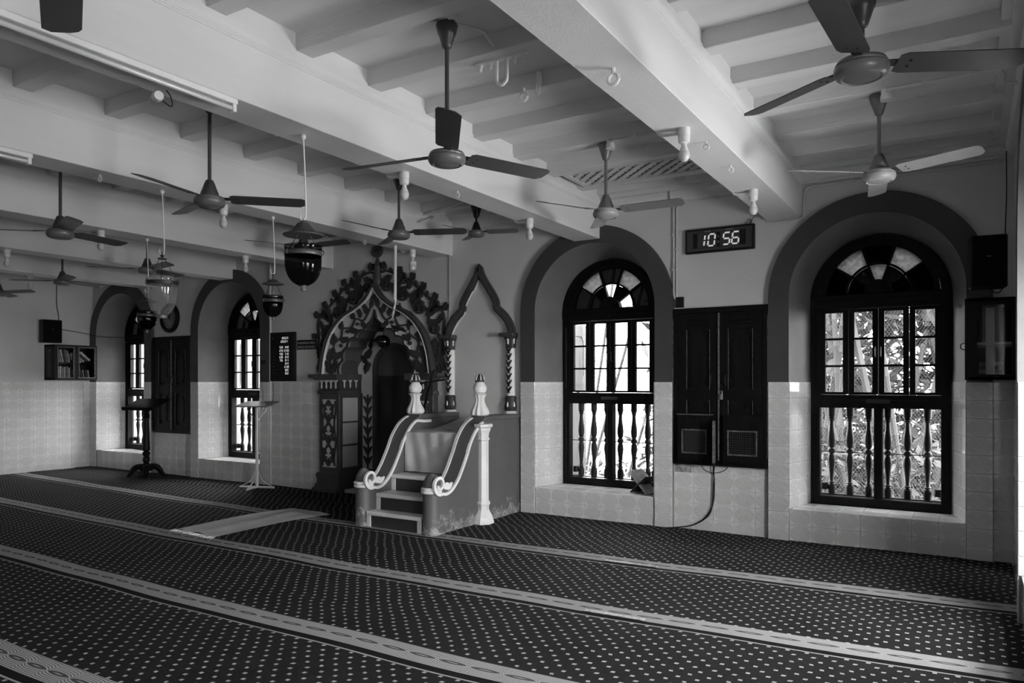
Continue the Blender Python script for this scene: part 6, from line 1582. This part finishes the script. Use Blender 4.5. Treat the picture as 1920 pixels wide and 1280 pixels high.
# bamboo grove beyond the right windows
rb = random.Random(21)
def bamboo(clump, x, y, lx_, ly_, r, h):
    bm = bm_(); n = int(h / 0.32)
    for i in range(n):
        a, b = i / n, (i + 1) / n
        p = Vector((x + lx_ * a, y + ly_ * a, -0.4 + h * a)); q = Vector((x + lx_ * b, y + ly_ * b, -0.4 + h * b))
        tube(bm, [p, p.lerp(q, 0.06), p.lerp(q, 0.94), q], [r * 1.12, r, r * 0.98, r * 1.12], 8, cap=False)
    return obj('stem', bm, 'bamboo', clump, smooth=True)
def leaf_cloud(n, box_, size, seed):
    r = random.Random(seed); bm = bm_()
    for _ in range(n):
        p = Vector((r.uniform(*box_[0]), r.uniform(*box_[1]), box_[2][0] + (box_[2][1] - box_[2][0]) * r.random() ** box_[3]))
        d = Vector((r.uniform(-1, 1), r.uniform(-1, 1), r.uniform(-0.8, 0.6))).normalized(); w = d.cross(Vector((r.uniform(-1, 1), r.uniform(-1, 1), 1))).normalized()
        L = size * r.uniform(0.6, 1.4); ww = L * 0.14
        v = [bm.verts.new(p), bm.verts.new(p + d * L * 0.5 + w * ww), bm.verts.new(p + d * L), bm.verts.new(p + d * L * 0.5 - w * ww)]
        bm.faces.new(v)
    return bm
def leaves(name, label, n, box_, size, seed):
    o = mono(name, leaf_cloud(n, box_, size, seed), 'foliage', label, 'foliage', base=(sum(box_[0]) / 2, sum(box_[1]) / 2, box_[2][0])); o['kind'] = 'stuff'
    return o
clump = thing('bamboo_clump', 'dense bamboo clump of slanting stems and narrow leaves outside the rightmost window', 'bamboo', (-1.0, 4.0, -0.4))
for k in range(26):
    x = -2.7 + 0.125 * k + rb.uniform(-0.06, 0.06); y = rb.uniform(1.9, 4.2)
    bamboo(clump, x, y, rb.uniform(-1.3, 1.3), rb.uniform(-0.2, 1.0), rb.uniform(0.022, 0.048), rb.uniform(4.2, 6))
obj('foliage', leaf_cloud(20000, ((-4.4, 2.4), (3.4, 8.0), (-0.3, 6.2), 1.0), 0.30, 3), 'foliage', clump, kind='stuff')
clump2 = thing('bamboo_clump', 'few thin bamboo stems slanting in the glare outside the window right of the pulpit', 'bamboo', (-7.0, 5.6, -0.4))
for k in range(7):
    bamboo(clump2, -8.5 + 0.5 * k + rb.uniform(-.1, .1), rb.uniform(4.5, 7), rb.uniform(0.6, 1.8), rb.uniform(-0.3, 0.6), 0.03, 5.5)
leaves('leaf_litter', 'dry leaves and twigs heaped on the ground outside the rightmost window', 9000, ((-3.6, 1.2), (1.3, 4.5), (-0.35, 0.8), 2.2), 0.17, 4)
leaves('leaf_litter', 'scattered dry leaves on bright ground outside the window right of the pulpit', 1500, ((-9.0, -4.6), (2.2, 7.0), (-0.35, 0.0), 1.5), 0.16, 6)
